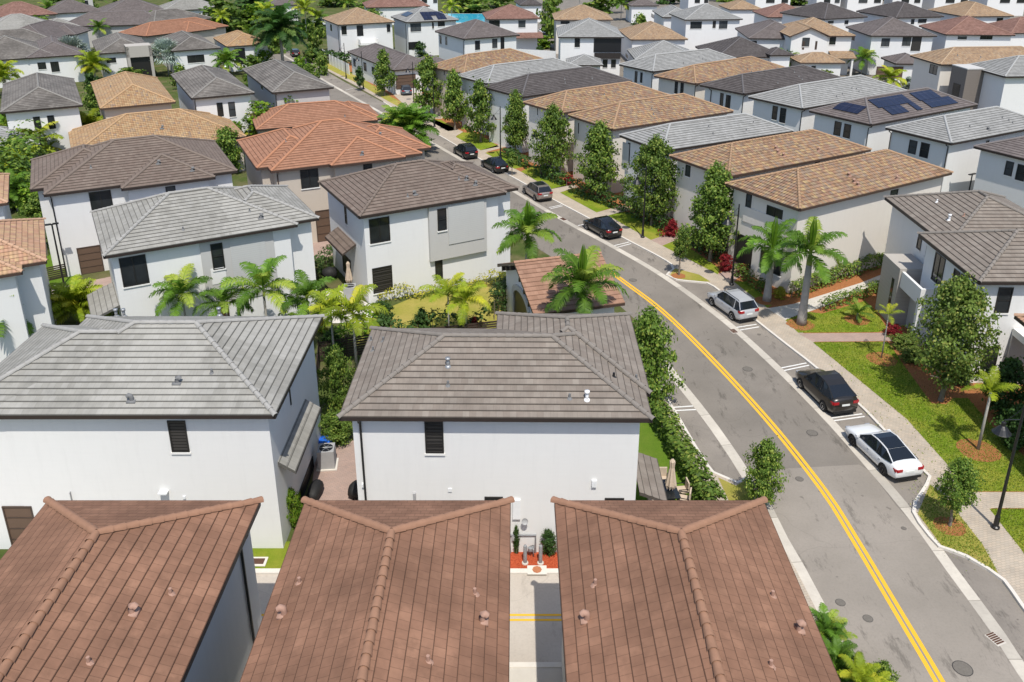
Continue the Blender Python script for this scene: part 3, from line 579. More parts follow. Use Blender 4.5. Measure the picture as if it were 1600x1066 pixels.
far('white house with a pink blend barrel roof at the left edge beside the garage drive', ((-70, 447), (73, 408), (69, 343)), 'tile_pink_blend', 'stucco_white', 7.5, LV=9., fine=True, extra=[(-1.3, 1.4, 6, 9.4)], fascia='fascia_brown')
far('sliver of pink blend barrel roof at the left edge below the palm clump', ((-60, 331), (13, 317), (15, 262)), 'tile_pink_blend', 'stucco_white', 7.5, LV=8., LU=9., fascia='fascia_brown')
far('glass fronted stair tower at the top left', ((126, -14), (128, -10), (146, -10)), 'tile_pale_grey', 'stucco_grey', 7, LV=4., wins=[(0, 'S', 132, 1, 140, 17, 'g')], cat='tower', name='stair_tower')
# ---- right: first row along the road
R_ = []
def row(label, P, roof, wall, group='narrow houses in the rows right of the road', **k):
    k.setdefault('o', .5); k.setdefault('winfix', 0 if k.get('fine') else 2.6); h, i = house(label, P, roof, wall, 7.5, **k); return h
R1 = row('cream house with orange blend barrel roof nearest the road bend, behind two royal palms', ((1144, 285), (1250, 327.5), (1488, 270)), 'tile_blend', 'stucco_cream', fine=True, fascia='fascia_brown',
    wins=[(0, 'W', 1167, 302, 1173, 327, 'g'), (0, 'W', 1199, 320, 1221, 352, 'g'), (0, 'W', 1153, 364, 1173, 420, 'open'), (0, 'W', 1190, 388, 1219, 432, 'g'), (0, 'S', 1392, 298, 1401, 309, 'g')],
    panels=[(0, 'W', 1160, 345, 1232, 348, 'stucco_cream', .08, 'string_course')], vents=[(1327, 275, 'goose', 'vent_pink'), (1335, 285, 'goose', 'vent_pink'), (1341, 290, 'goose', 'vent_pink'), (1400, 281, 'goose', 'vent_pink')])
row('cream house with orange blend barrel roof, second from the road bend', ((1052, 243), (1138, 276), (1361, 234)), 'tile_blend', 'stucco_cream', fine=True, fascia='fascia_brown', slope=.4,
    wins=[(0, 'W', 1072, 257, 1078, 277, 'g'), (0, 'W', 1108, 270, 1117, 296, 'g'), (0, 'S', 1274, 251, 1280, 258, 'g')], vents=[(1213, 233, 'goose', 'vent_pink'), (1216, 239, 'goose', 'vent_pink'), (1225, 244, 'goose', 'vent_pink'), (1278, 236, 'goose', 'vent_pink')])
row('white house with light grey roof, between the orange roofed houses along the road', ((964, 212), (1035, 236), (1240, 205)), 'tile_pale_grey', 'stucco_white', wins=[(0, 'W', 982, 223, 986, 259, 'g'), (0, 'W', 1001, 230, 1009, 262, 'g')], panels=[(0, 'W', 973, 222, 981, 268, 'siding_grey', .08)], vents=[(1107, 199), (1114, 210), (1166, 204), (1177, 192)])
row('cream house with brown orange barrel roof, fourth from the road bend', ((888, 180), (957, 202.5), (1146, 174)), 'tile_blend', 'stucco_cream', fascia='fascia_brown', wins=[(0, 'W', 904, 192, 907, 209, 'g'), (0, 'W', 922, 200, 932, 211, 'g')], vents=[(1018, 171), (1021, 179), (1069, 171)])
row('cream house with brown orange barrel roof, just beyond its twin with the broken ridge', ((826, 159), (877, 177), (1048, 150)), 'tile_blend', 'stucco_cream', fascia='fascia_brown', wins=[(0, 'W', 840, 169, 843, 180, 'g')], vents=[(944, 148), (950, 157), (991, 147)])
row('white house with dark charcoal roof in the middle of the roadside row', ((778, 133), (815, 152), (988, 127)), 'tile_charcoal', 'stucco_white', vents=[(882, 124), (883, 130), (925, 123)])
row('white house with pale grey roof behind the charcoal roof, roadside row', ((725, 117), (761, 131), (922, 110)), 'tile_pale_grey', 'stucco_white', vents=[(826, 109), (828, 115), (871, 113)])
row('house with brown orange barrel roof at the far end of the roadside row', ((682, 102), (725, 115), (857, 95)), 'tile_blend', 'stucco_beige', fascia='fascia_brown', wins=[(0, 'W', 694, 109, 697, 118, 'g'), (0, 'W', 704, 113, 708, 125, 'g')])
# ---- right: second row
row('white house with light grey roof at the far end of the second row', ((975, 100), (1020, 112), (1160, 95)), 'tile_pale_grey', 'stucco_white', wins=[(0, 'W', 992.5, 111, 998, 130, 'g'), (0, 'W', 1001, 113, 1006, 130, 'g')], spouts=[(0, 'S', 1018, 125)], vents=[(1092, 90), (1098, 93), (1103, 95), (1068, 100)])
row('cream house with tan orange barrel roof in the second row', ((1034, 117), (1087, 131), (1230, 107)), 'tile_blend', 'stucco_cream', fascia='fascia_brown', wins=[(0, 'W', 1055, 127, 1061, 147, 'g'), (0, 'W', 1064, 129, 1070, 149, 'g')], spouts=[(0, 'S', 1085, 145)], vents=[(1161, 105), (1168, 109), (1174, 113), (1137, 117)])
row('white house with charcoal roof in the second row', ((1101, 132), (1162, 147), (1315, 122)), 'tile_charcoal', 'stucco_white', wins=[(0, 'W', 1126, 145, 1132, 166, 'g'), (0, 'W', 1135, 148, 1143, 170, 'g')], spouts=[(0, 'W', 1112, 140), (0, 'S', 1160, 160)], vents=[(1241, 113), (1248, 120), (1253, 124), (1215, 130)])
row('white house with pale grey roof in the second row, left of the solar panels', ((1180, 150), (1254, 170), (1417, 142)), 'tile_pale_grey', 'stucco_white', wins=[(0, 'W', 1208, 165, 1216, 188, 'g'), (0, 'W', 1220, 168, 1229, 193, 'g')], spouts=[(0, 'S', 1251, 185)], vents=[(1331, 139), (1338, 140), (1342, 144), (1307, 152), (1316, 148)])
s5, s5i = house('white house whose brown grey roof carries blue solar panels', ((1272, 172), (1361, 195), (1527, 164)), 'tile_mauve_grey', 'stucco_white', 7.5, o=.5, winfix=2.6, wins=[(0, 'W', 1305, 189, 1315, 213, 'g'), (0, 'W', 1320, 193, 1330, 217, 'g')], spouts=[(0, 'S', 1354, 215)])
row('white house with light grey roof at the right, two dark windows beside a black downspout', ((1383, 200), (1487, 224.5), (1640, 195)), 'tile_pale_grey', 'stucco_white', wins=[(0, 'W', 1422, 218, 1433, 242, 'g'), (0, 'W', 1440, 222, 1452, 248, 'g'), (0, 'S', 1541, 220, 1545, 223, 'g')], spouts=[(0, 'W', 1392, 215), (0, 'W', 1480, 240)], vents=[(1515, 199), (1544, 203, 'goose'), (1566, 185), (1576, 189), (1582, 193)])
row('white house with dark mauve roof cut by the right edge, two tall windows', ((1532, 227), (1640, 258), (1800, 225)), 'tile_mauve_grey', 'stucco_white', wins=[(0, 'W', 1573, 251, 1583, 276, 'g'), (0, 'W', 1591, 256, 1602, 284, 'g')])
# ------------------------------------------------------------ ground, road, pavements
def sheet(name, a, z, mat):
    mb = MB(); mb.face([(a[0], a[1], z), (a[2], a[1], z), (a[2], a[3], z), (a[0], a[3], z)]); return tag(link(name, mb.mesh(name, mat)), kind='structure')
sheet('ground', (-900, -60, 900, 1500), 0, 'ground_green')
K = dict(kind='structure')
poly('resurfaced_road', [(1170, 738), (1215, 733), (1342, 726), (1358, 735), (1400, 790), (1445, 838), (1560, 998), (1650, 1130), (1330, 1130), (1290, 970), (1240, 870), (1190, 780)], .0105, 'asphalt_new', **K)
GRp = [(1660, 1140), (1600, 1052), (1560, 990), (1520, 935), (1485, 888), (1445, 832), (1395, 770), (1350, 718), (1305, 667), (1252, 612), (1204, 565), (1133, 502), (1040, 434), (962, 388), (880, 344), (800, 297), (735, 258), (697, 236), (650, 209), (600, 179), (545, 148), (500, 122), (456, 94), (420, 74)]
GLp = [(1385, 1170), (1335, 1062), (1305, 1000), (1279, 946), (1248, 887), (1222, 842), (1200, 797), (1175, 758), (1150, 718), (1115, 667), (1090, 634), (1062, 599), (1036, 564)]
GR, GL = pixline(GRp), pixline(GLp)
up = [p for p in offset_line(GR, -6.3) if p.y > GL[-1].y+.6]
poly('road', GR+(GL+up)[::-1], .008, 'asphalt', **K)
bayR = offset_line(GR, 3.0)
strip('parking_lane', GR, bayR, .004, 'asphalt_bay', **K)
bl = offset_line(GL, -2.7); strip('parking_lane', bl, GL, .004, 'asphalt_bay', **K)
strip('gutter', offset_line(GR, -.28), offset_line(GR, .28), .016, 'gutter_concrete', **K)
strip('gutter', offset_line(GL, -.3), offset_line(GL, .3), .016, 'gutter_concrete', **K)
YL = pixline([(1530, 1180), (1468, 1066), (1397, 946), (1335, 842), (1285, 764), (1199, 656), (1110, 559), (1035, 486), (980, 444), (928, 406)], 1.)
for d in (-.14, .14): strip('yellow_line', offset_line(YL, d-.095), offset_line(YL, d+.095), .013, 'yellow_paint', **K)
# right hand kerb, with the two planted islands
CRp = [(600, 160), (640, 186), (690, 214), (712, 227), (752, 250), (808, 281), (860, 310), (917, 340), (970, 370), (1050, 414), (1043, 431), (1058, 438), (1085, 441), (1105, 443), (1117, 449), (1158, 482), (1199, 515), (1236, 544), (1272, 572), (1340, 630), (1375, 665), (1432, 725), (1455, 747), (1441, 775), (1430, 803), (1469, 855), (1490, 862), (1510, 870), (1545, 890), (1571, 909), (1600, 949), (1660, 1030)]
OUTp = [(1700, 960), (1600, 864), (1546, 795), (1510, 767), (1477, 722), (1417, 655), (1350, 600), (1270, 535), (1245, 515), (1199, 482), (1145, 440), (1122, 429), (1035, 384), (1017, 375), (950, 337), (932, 332), (874, 301), (830, 278), (790, 258), (758, 238), (712, 214), (660, 187), (610, 160), (560, 132), (507, 105), (486, 88)]
CRw = smooth_line([at(*p) for p in CRp], .7); OUTw = [at(*p) for p in OUTp]
poly('pavement', CRw+[at(520, 113)]+OUTw[::-1] if False else [at(1660, 1030)]+CRw[::-1]+[at(556, 135), at(513, 112), at(480, 93)]+OUTw[::-1], .12, 'pavers', 0., **K)
strip('kerb', CRw, offset_line(CRw, .17), .132, 'concrete_pale', 0., **K)
# verge of mulch right of the pavement, with lawns and walks laid on it
VER = OUTw+[at(480, 84), at(640, 120), at(760, 190), at(900, 230), at(1100, 300), at(1300, 380), at(1480, 380), at(1750, 560), at(1900, 800)]
poly('mulch_bed', VER, .118, 'mulch', 0., **K)
z_ = .126
for nm, px, m in (
    ('lawn', [(712, 214), (751, 235), (780, 229), (745, 208), (722, 207)], 'lawn'), ('lawn', [(758, 239), (804, 264), (826, 259), (800, 243), (781, 235)], 'lawn'),
    ('lawn', [(814, 268), (860, 296), (893, 289), (850, 263), (832, 259)], 'lawn'), ('lawn', [(875, 301), (932, 332), (962, 323), (940, 310), (895, 294)], 'lawn'),
    ('lawn', [(950, 337), (1017, 375), (1041, 367), (1030, 353), (985, 333), (970, 331)], 'lawn'), ('lawn', [(1035, 384), (1122, 429), (1124, 420), (1085, 392), (1052, 377)], 'lawn'),
    ('lawn', [(1146, 440), (1199, 481), (1206, 477), (1192, 460), (1166, 440)], 'lawn'), ('lawn', [(1227, 500), (1247, 520), (1372, 519), (1387, 514), (1368, 486), (1352, 470), (1285, 490), (1260, 487)], 'lawn'),
    ('lawn', [(1270, 535), (1350, 600), (1417, 655), (1477, 722), (1515, 768), (1680, 768), (1640, 745), (1585, 700), (1545, 660), (1512, 622), (1490, 622), (1478, 632), (1455, 630), (1432, 598), (1410, 568), (1395, 545), (1386, 534)], 'lawn'),
    ('lawn', [(1546, 795), (1600, 864), (1700, 975), (1800, 900), (1720, 795)], 'lawn'),
    ('lawn', [(513, 103), (560, 128), (610, 156), (640, 166), (600, 146), (560, 118), (530, 104)], 'lawn_dry'), ('lawn', [(665, 186), (700, 205), (715, 203), (690, 188)], 'lawn'),
    ('walk', [(932, 332), (950, 337), (990, 327), (974, 321)], 'pavers'), ('walk', [(1017, 375), (1035, 384), (1066, 371), (1053, 363)], 'pavers_pink'), ('walk', [(860, 296), (874, 301), (904, 292), (892, 287)], 'pavers'),
    ('walk', [(751, 235), (758, 238), (792, 229), (783, 225)], 'pavers'), ('walk', [(1122, 429), (1145, 440), (1176, 419), (1155, 410)], 'pavers_pink'),
    ('walk', [(1199, 482), (1227, 500), (1290, 478), (1385, 438), (1480, 402), (1455, 392), (1385, 426), (1345, 442), (1240, 475)], 'concrete'), ('walk', [(1247, 521), (1270, 534), (1384, 533), (1420, 533), (1410, 519), (1380, 520)], 'pavers_pink'),
    ('walk', [(1515, 769), (1546, 794), (1720, 794), (1700, 769)], 'pavers'), ('walk', [(712, 213), (660, 187), (668, 182), (724, 206)], 'pavers')):
    poly(nm, px, z_, m, **K)
poly('driveway', [(607, 141), (652, 136), (672, 160), (700, 172), (690, 186), (655, 184), (634, 166)], .132, 'pavers', **K)
poly('lawn', [(486, 88), (507, 105), (560, 131), (606, 158), (640, 176), (600, 142), (562, 124), (540, 108), (520, 95)], .124, 'lawn_dry', **K)
poly('far_paving', [(800, 90), (1000, 150), (1250, 200), (1560, 210), (1760, 200), (1900, 40), (1760, -36), (800, -36), (820, 20)], .005, 'asphalt', **K)
for px in ([(1053, 419), (1047, 430), (1060, 436), (1100, 440), (1110, 440), (1092, 429)], [(1453, 757), (1434, 803), (1471, 852), (1512, 866), (1560, 896), (1535, 850), (1500, 806), (1478, 776)]): poly('island_lawn', px, .13, 'lawn_dry', **K)
def disc(name, x, y, r, mat, z=.137):
    c = at(x, y, z); mb = MB(); random.seed(int(x)); mb.face([(c.x+r*(1+random.uniform(-.08, .08))*math.cos(t*math.pi/14), c.y+r*(1+random.uniform(-.08, .08))*math.sin(t*math.pi/14), z) for t in range(28)]); return tag(link(name, mb.mesh(name, mat)), kind='structure')
for x, y, r in ((1378, 561, 1.0), (1529, 704, 1.15), (1251, 507, 1.0), (1339, 500, .9), (1060, 431, .6), (1484, 822, .75), (1195, 470, .8)): disc('mulch_ring', x, y, r, 'mulch')
# left hand kerb, pavement and yards
CLp = [(1005, 578), (1029, 610), (1052, 645), (1090, 710), (1112, 741), (1130, 749), (1152, 758), (1168, 752)]
CLw = smooth_line([at(*p) for p in CLp], .7)
LSW = [at(1005, 578), at(1029, 610), at(1052, 645), at(1090, 710), at(1112, 741), at(1130, 749), at(1152, 758), at(1163, 749), at(1180, 776), at(1196, 806), at(1216, 846), at(1242, 891), at(1272, 950), at(1298, 1004), at(1326, 1062), at(1350, 1110), at(1290, 1110), at(1200, 900), at(1130, 800), at(1080, 730), at(1030, 650), at(990, 590)]
poly('pavement', LSW, .12, 'pavers', 0., **K); strip('kerb', CLw, offset_line(CLw, -.17), .132, 'concrete_pale', 0., **K)
poly('lawn', [(1122, 746), (1150, 759), (1162, 752), (1178, 778), (1190, 805), (1170, 815), (1140, 785)], .13, 'lawn_dry', **K)
poly('yard_lawn', [(990, 590), (1003, 598), (1030, 650), (1080, 735), (1128, 800), (985, 815), (960, 640)], .06, 'lawn_bright', **K)
poly('yard_patio', [(478, 840), (492, 720), (503, 690), (562, 688), (585, 840)], .05, 'pavers_pink', **K)
poly('yard_lawn', [(555, 540), (590, 488), (640, 467), (760, 440), (806, 470), (800, 545)], .02, 'lawn_dry', **K)
poly('yard_patio', [(505, 505), (510, 455), (530, 452), (552, 462), (590, 482), (575, 505)], .03, 'concrete_pale', **K)
poly('lane', [(60, 452), (150, 437), (330, 400), (500, 362), (560, 350), (575, 375), (505, 405), (165, 468), (65, 482)], .012, 'pavers_pink', **K)
poly('yard_lawn', [(60, 400), (118, 392), (122, 446), (70, 452)], .02, 'lawn_bright', **K)
sheet('alley', (-60, 26.35, 12.3, 31.4), .01, 'alley_paving'); sheet('alley_walk', (-60, 24.2, 11.6, 26.1), .09, 'concrete')
for y0, y1 in ((28.62, 28.74), (28.9, 29.02)): sheet('yellow_line', (-60, y0, 12, y1), .016, 'yellow_paint')
mb = MB(); mb.box((-60, 26.1, 0), (11.7, 26.35, .12)); tag(link('kerb', mb.mesh('kerb', 'concrete_pale')), **K)
mb = MB(); mb.box((-60, 31.4, 0), (11.7, 31.68, .12)); tag(link('kerb', mb.mesh('kerb', 'concrete_pale')), **K)
sheet('mulch_bed', (-1.6, 31.68, 9.5, 33.2), .05, 'mulch_red'); sheet('lawn', (-14, 31.68, -9.2, 33.6), .05, 'lawn')
# parking bay marks: twin white bars
for px in (((1141, 513.5), (1182, 507)), ((1145, 518), (1186, 511)), ((1217, 576), (1260, 567.5)), ((1222, 580), (1264, 571)), ((1296, 654), (1347, 647)), ((1301, 658), (1351, 651)), ((960, 384), (983, 378.5)), ((963, 387), (986, 381)), ((858, 324.5), (877, 320.5)), ((860, 326.5), (879, 322)), ((903, 353), (915, 350)), ((1049, 637), (1087, 634.5)), ((1053, 642), (1092, 640)), ((498, 120), (510, 117)), ((540, 141), (552, 138))):
    a, b = at(*px[0]), at(*px[1]); t = (b-a).normalized(); n_ = Vector((-t.y, t.x, 0))*.06; mb = MB(); mb.face([(q.x, q.y, .012) for q in (a-n_, b-n_, b+n_, a+n_)]); tag(link('bay_mark', mb.mesh('bay_mark', 'white_paint')), **K)
poly('asphalt_patch', [(1218, 690+30), (1262, 732), (1342, 725), (1300, 672), (1245, 672)], .0095, 'asphalt', **K) if False else None
# iron covers and drains set in the road
def cover(x, y, r, label):
    c = at(x, y); o = thing('manhole_cover', label, 'manhole cover', (c.x, c.y, .014)); mb = MB(); mb.tube([(0, 0, -.01), (0, 0, .008)], r, 20); link('lid', mb.mesh('lid', 'iron_grey'), o)
    mb = MB(); n = 20
    for k in range(n):
        a, b = 2*math.pi*k/n, 2*math.pi*(k+1)/n; mb.face([(r*math.cos(a), r*math.sin(a), .005), (1.1*r*math.cos(a), 1.1*r*math.sin(a), .005), (1.1*r*math.cos(b), 1.1*r*math.sin(b), .005), (r*math.cos(b), r*math.sin(b), .005)])
    link('rim', mb.mesh('rim', 'iron'), o)
for x, y, r, l in ((1504, 1045, .36, 'largest iron manhole cover on the asphalt near the bottom right'), (1356, 967, .2, 'small iron cover on the road left of the yellow lines, nearer the viewer'), (1313, 942, .2, 'small iron cover close to the left gutter, beside another cover'),
    (1269, 677, .3, 'round manhole cover level with the white sedan, right of the yellow lines'), (1249, 749, .2, 'small iron cover just left of the yellow line, below the sedan'), (1168, 577, .3, 'round manhole cover between the yellow lines and the black crossover'),
    (1186, 523, .12, 'tiny iron cover in the parking bay behind the silver car'), (989, 438, .3, 'distant manhole cover in the lane beside the brown pavilion'), (837, 338, .28, 'faint manhole cover beyond the palm, near the champagne car'), (1412, 826, .12, 'tiny valve cover in the lane below the planted island')):
    cover(x, y, r, l)
def drain(x, y, x2, y2, label, w=.5, mat='iron_rust'):
    a, b = at(x, y), at(x2, y2); L = (b-a).length; o = thing('storm_drain', label, 'storm drain', (a.x, a.y, .02), math.atan2(b.y-a.y, b.x-a.x)); mb = MB(); mb.box((0, -w/2, -.01), (L, w/2, .0)); link('frame', mb.mesh('frame', 'concrete'), o)
    mb = MB()
    for k in range(int(L/.1)): mb.box((k*.1+.02, -w/2+.04, 0), (k*.1+.085, w/2-.04, .015))
    link('grate', mb.mesh('grate', mat), o)
drain(1545, 990, 1566, 1008, 'rust brown storm drain in the right gutter near the bottom right corner'); drain(1143, 515, 1150, 521, 'rust brown storm drain in the right gutter behind the silver car'); drain(877, 341, 884, 345, 'rust brown storm drain in the distant right gutter')
drain(1303, 984, 1308, 996, 'dark storm drain at the left gutter above the bottom palms', .5)
c = at(839, 894); o = thing('clay_cap', 'red brown octagonal utility lid on a pale pad at the alley edge', 'utility lid', (c.x, c.y, .125)); mb = MB(); mb.box((-.45, -.28, -.03), (.45, .28, .012)); link('pad', mb.mesh('pad', 'concrete_pale'), o); mb = MB(); mb.tube([(0, 0, .0), (0, 0, .04)], .22, 8); link('lid', mb.mesh('lid', 'brick_cap'), o)
# ------------------------------------------------------------ plants
def height(x, y, yt):
    b = at(x, y); lo, hi = 0., 40.
    for _ in range(40):
        m = (lo+hi)/2; d = Vector((b.x, b.y, m))-CAMO; dd = d.y*_c-d.z*_s; up_ = d.y*_s+d.z*_c
        if CY0-CF*up_/dd > yt: lo = m
        else: hi = m
    return lo
def leaf(mb, p, s, rnd, nrm=None):
    a = Vector((rnd.gauss(0, 1), rnd.gauss(0, 1), rnd.gauss(0, 1))); a = (nrm*1.1+a*.6) if nrm is not None else a
    a.normalize(); t = a.cross(Vector((rnd.gauss(0, 1), rnd.gauss(0, 1), rnd.gauss(0, 1)))).normalized(); b = a.cross(t)
    k = rnd.uniform(.7, 1.3)*s; mb.face([p-t*k*.5-b*k*.28, p+t*k*.1-b*k*.42, p+t*k*.6, p+t*k*.1+b*k*.42, p-t*k*.5+b*k*.28], None, None, rnd.random()+.01)
def crown_mesh(seed, shape, n_cl, per, cl_r, leaf_s, mat):
    """unit crown: radius 1, height 2, centred on the origin; leaf clusters sit along upswept branches, so the outline stays ragged"""
    rnd = random.Random(seed); mb = MB(); nb = max(10, n_cl//6); done = 0
    for i in range(nb):
        t = ((i+.5)/nb)**.9; a = 2.4*i+rnd.uniform(-.4, .4); R_0 = shape(t)*rnd.uniform(.78, 1.18); m = 6
        for j in range(m):
            q = R_0*(.18+.82*(j+.5)/m); z = -1+2*t+.30*(q-.45*R_0)+rnd.uniform(-.06, .06); aa = a+rnd.uniform(-.35, .35)
            c = Vector((q*math.cos(aa), q*math.sin(aa), z)); cr = cl_r*rnd.uniform(.55, 1.2)*(1.15-.45*j/m); out = Vector((c.x, c.y, .45+.4*t)).normalized()
            for k in range(int(per*rnd.uniform(.5, 1.3))):
                d = Vector((rnd.gauss(0, 1), rnd.gauss(0, 1), rnd.gauss(0, .75)))*cr*.55
                leaf(mb, c+d, leaf_s, rnd, (d.normalized()*.6+out*.6))
    for k in range(int(per*3)):
        leaf(mb, Vector((rnd.gauss(0, .07), rnd.gauss(0, .07), 1+rnd.uniform(-.5, .22))), leaf_s, rnd)
    return mb.mesh('crown', mat)
SH = dict(oval=lambda t: math.sin(math.pi*min(1, .08+.92*t))**.6*(1-.15*t), cone=lambda t: (1-t)**.8*.98+.1 if t > .18 else .6+t*2., ball=lambda t: max(.15, math.sqrt(max(0, 1-(2*t-1)**2))), flame=lambda t: math.sin(math.pi*(.16+.84*t)**.8)**.8+.05, box=lambda t: 1.)
CR_ = {}
def crown(kind, mat, v, fine):
    key = (kind, mat, v, fine)
    if key not in CR_:
        n, per, s = {3: (340, 46, .07), 2: (200, 44, .095), 1: (130, 34, .14), 0: (60, 22, .26)}[fine]; CR_[key] = crown_mesh(hash(kind) % 7*0+v*31+len(kind), SH[kind], n, per, {3: .19, 2: .25, 1: .28, 0: .38}[fine], s*.75, mat)
    return CR_[key]
def trunk_mesh(h, r, top, seed, mat='bark'):
    rnd = random.Random(seed); mb = MB(); lean = rnd.uniform(-.1, .1)
    mb.tube([(0, 0, -.05), (lean*.3, 0, h*.4), (lean, lean*.5, h), (lean*1.2, 0, top)], [r*1.3, r, r*.8, r*.3], 8)
    for k in range(6):
        a = rnd.uniform(0, 6.28); z = h*.8+(top-h)*rnd.uniform(0, .6); l = (top-h)*.35; mb.tube([(lean, 0, z), (lean+math.cos(a)*l*.5, math.sin(a)*l*.5, z+l*.5), (lean+math.cos(a)*l, math.sin(a)*l, z+l*.7)], [r*.45, r*.3, r*.12], 5)
    return mb.mesh('trunk', mat)
def tree(label, x, y, yt, wpx, kind='oval', mat='leaf_tree', clear=.22, fine=1, v=0, cat='tree', name='tree', group=None, pot=None, zb=.12, bark='bark'):
    b = at(x, y, zb); h = height(x, y, yt); rad = wpx/2/(CF/((b-CAMO).length+1e-6))*(1.25 if kind in ('cone', 'flame') else .93)
    o = thing(name, label, cat, (b.x, b.y, zb), random.uniform(0, 6), group); ch = h*(1-clear)
    link('trunk', trunk_mesh(h*clear, max(.05, h*.018), h*.75, v+int(x), bark), o)
    c = link('crown', crown(kind, mat, v, fine), o, (0, 0, h*clear+ch/2)); c.scale = (rad, rad, ch/2*.95); return o
def bush(label, x, y, yt, wpx, mat='leaf_tree', kind='ball', fine=1, v=0, name='shrub', cat='shrub', group=None, zb=.1, sy=1.):
    b = at(x, y, zb); h = max(.25, height(x, y, yt)); rad = wpx/2/(CF/((b-CAMO).length))
    o = thing(name, label, cat, (b.x, b.y, zb), random.uniform(0, 6) if sy == 1. else 0, group); mb = MB(); mb.tube([(0, 0, -.1), (.05, 0, h*.6)], [.05, .03], 5); link('stem', mb.mesh('stem', 'bark'), o)
    c = link('foliage', crown(kind, mat, v, fine), o, (0, 0, h*.52)); c.scale = (rad, rad*sy, h*.5); return o
HG_ = {}
def hedge(label, pts, w, h, mat='leaf_dark', name='hedge', cat='hedge', dens=190, ls=.14, wav=.15, zb=.1, seed=1, top=None):
    """clipped hedge along a ground line: leaf clusters through its whole body"""
    rnd = random.Random(seed); mb = MB(); ln = smooth_line([at(*p) if len(p) == 2 else Vector(p) for p in pts], .5); o0 = ln[0].copy()
    for i in range(len(ln)-1):
        a, b = ln[i]-o0, ln[i+1]-o0; t = (b-a); L = t.length; t.normalize(); n_ = Vector((-t.y, t.x, 0)); hh = h*(1+wav*math.sin(i*.9+seed)*rnd.uniform(.3, 1))
        if top: hh *= top(i/len(ln))
        for k in range(int(dens*L*(w+h)*.5)):
            s = rnd.uniform(-1, 1); z = rnd.random(); f = rnd.random()
            if f < .45: z = 1-rnd.random()**2*.25
            elif f < .85: s = math.copysign(1-rnd.random()**2*.3, s)
            p = a+t*L*rnd.random()+n_*s*w/2*(1+.15*math.sin(i*1.7))+Vector((0, 0, z*hh)); p += Vector((rnd.gauss(0, .05), rnd.gauss(0, .05), rnd.gauss(0, .05)))
            leaf(mb, p, ls, rnd, Vector((n_.x*s, n_.y*s, .6+z)))
    o = thing(name, label, cat, (o0.x, o0.y, zb)); link('foliage', mb.mesh('foliage', mat), o)
    mb = MB()
    for i in range(0, len(ln), 2): q = ln[i]-o0; mb.tube([(q.x, q.y, -.1), (q.x+.05, q.y, h*.7)], [.04, .02], 5)
    link('stems', mb.mesh('stems', 'bark'), o)['kind'] = 'stuff'; return o
# palms ------------------------------------------------
PM_ = {}
def fronds_mesh(v, n, droop, dens, mat, up_=.9, wide=.045, fan=False):
    """unit crown of feather fronds, each 1 long, rooted at the origin"""
    rnd = random.Random(v*7+n); mb = MB()
    for i in range(n):
        a = 2.4*i+rnd.uniform(-.25, .25); el = R(80)-(R(80)-R(-18 if droop > .8 else 5))*((i+.5)/n)**(1/up_)+rnd.uniform(-.1, .1); L = rnd.uniform(1.0, 1.25); pts = []; p = Vector((0, 0, 0)); e = el; m = 9
        side = Vector((-math.sin(a), math.cos(a), 0)); lid = rnd.random()*.98+.01
        for k in range(m+1):
            pts.append(p.copy()); p = p+Vector((math.cos(a)*math.cos(e), math.sin(a)*math.cos(e), math.sin(e)))*(L/m); e -= droop*(1.9/m)*(.35+1.3*k/m)*(1.0 if el > -.1 else .5)
        mb.tube([q for q in pts], [.012*(1-k/(m+1)) + .003 for k in range(m+1)], 4, cap=False)
        for k in range(int(dens)):
            t = .1+.88*(k+.5)/dens; j = min(m-1, int(t*m)); q = pts[j].lerp(pts[j+1], t*m-j); dr = (pts[j+1]-pts[j]).normalized(); nn = side.cross(dr).normalized()
            ll = .27*math.sin(math.pi*min(1, .12+.86*t))**.7+.03
            for sg in (-1, 1):
                d1 = (side*sg*.8+dr*.5+nn*rnd.uniform(-.25, .15)).normalized(); tip = q+d1*ll*.6; tip2 = tip+(d1*.75-Vector((0, 0, .55+.6*droop*rnd.random()))).normalized()*ll*.5; wv = dr*wide*.5*rnd.uniform(.6, 1.2)
                mb.face([q-wv, q+wv, tip+wv*.9, tip-wv*.9], None, None, lid); mb.face([tip-wv*.9, tip+wv*.9, tip2], None, None, lid)
    return mb.mesh('fronds', mat)
def fan_mesh(v, n, mat):
    rnd = random.Random(v); mb = MB()
    for i in range(n):
        a = 2.4*i; el = R(75)-R(95)*(i+.5)/n; d = Vector((math.cos(a)*math.cos(el), math.sin(a)*math.cos(el), math.sin(el))); c = d*.5; s = d.cross(Vector((0, 0, 1))).normalized(); u_ = s.cross(d); mb.tube([(0, 0, 0), c], .012, 4, cap=False); lid = rnd.random()*.9+.05
        for k in range(15):
            t = (k-7)/7*1.9; w_ = d*math.cos(t)+s*math.sin(t); e = c+(w_*.5-Vector((0, 0, .08+.1*abs(t)))+u_*.06); n2 = w_.cross(u_)*.035; m_ = c+w_*.28+u_*.05*(k % 2); mb.face([c, m_-n2, e, m_+n2], None, None, lid)
    return mb.mesh('fronds', mat)
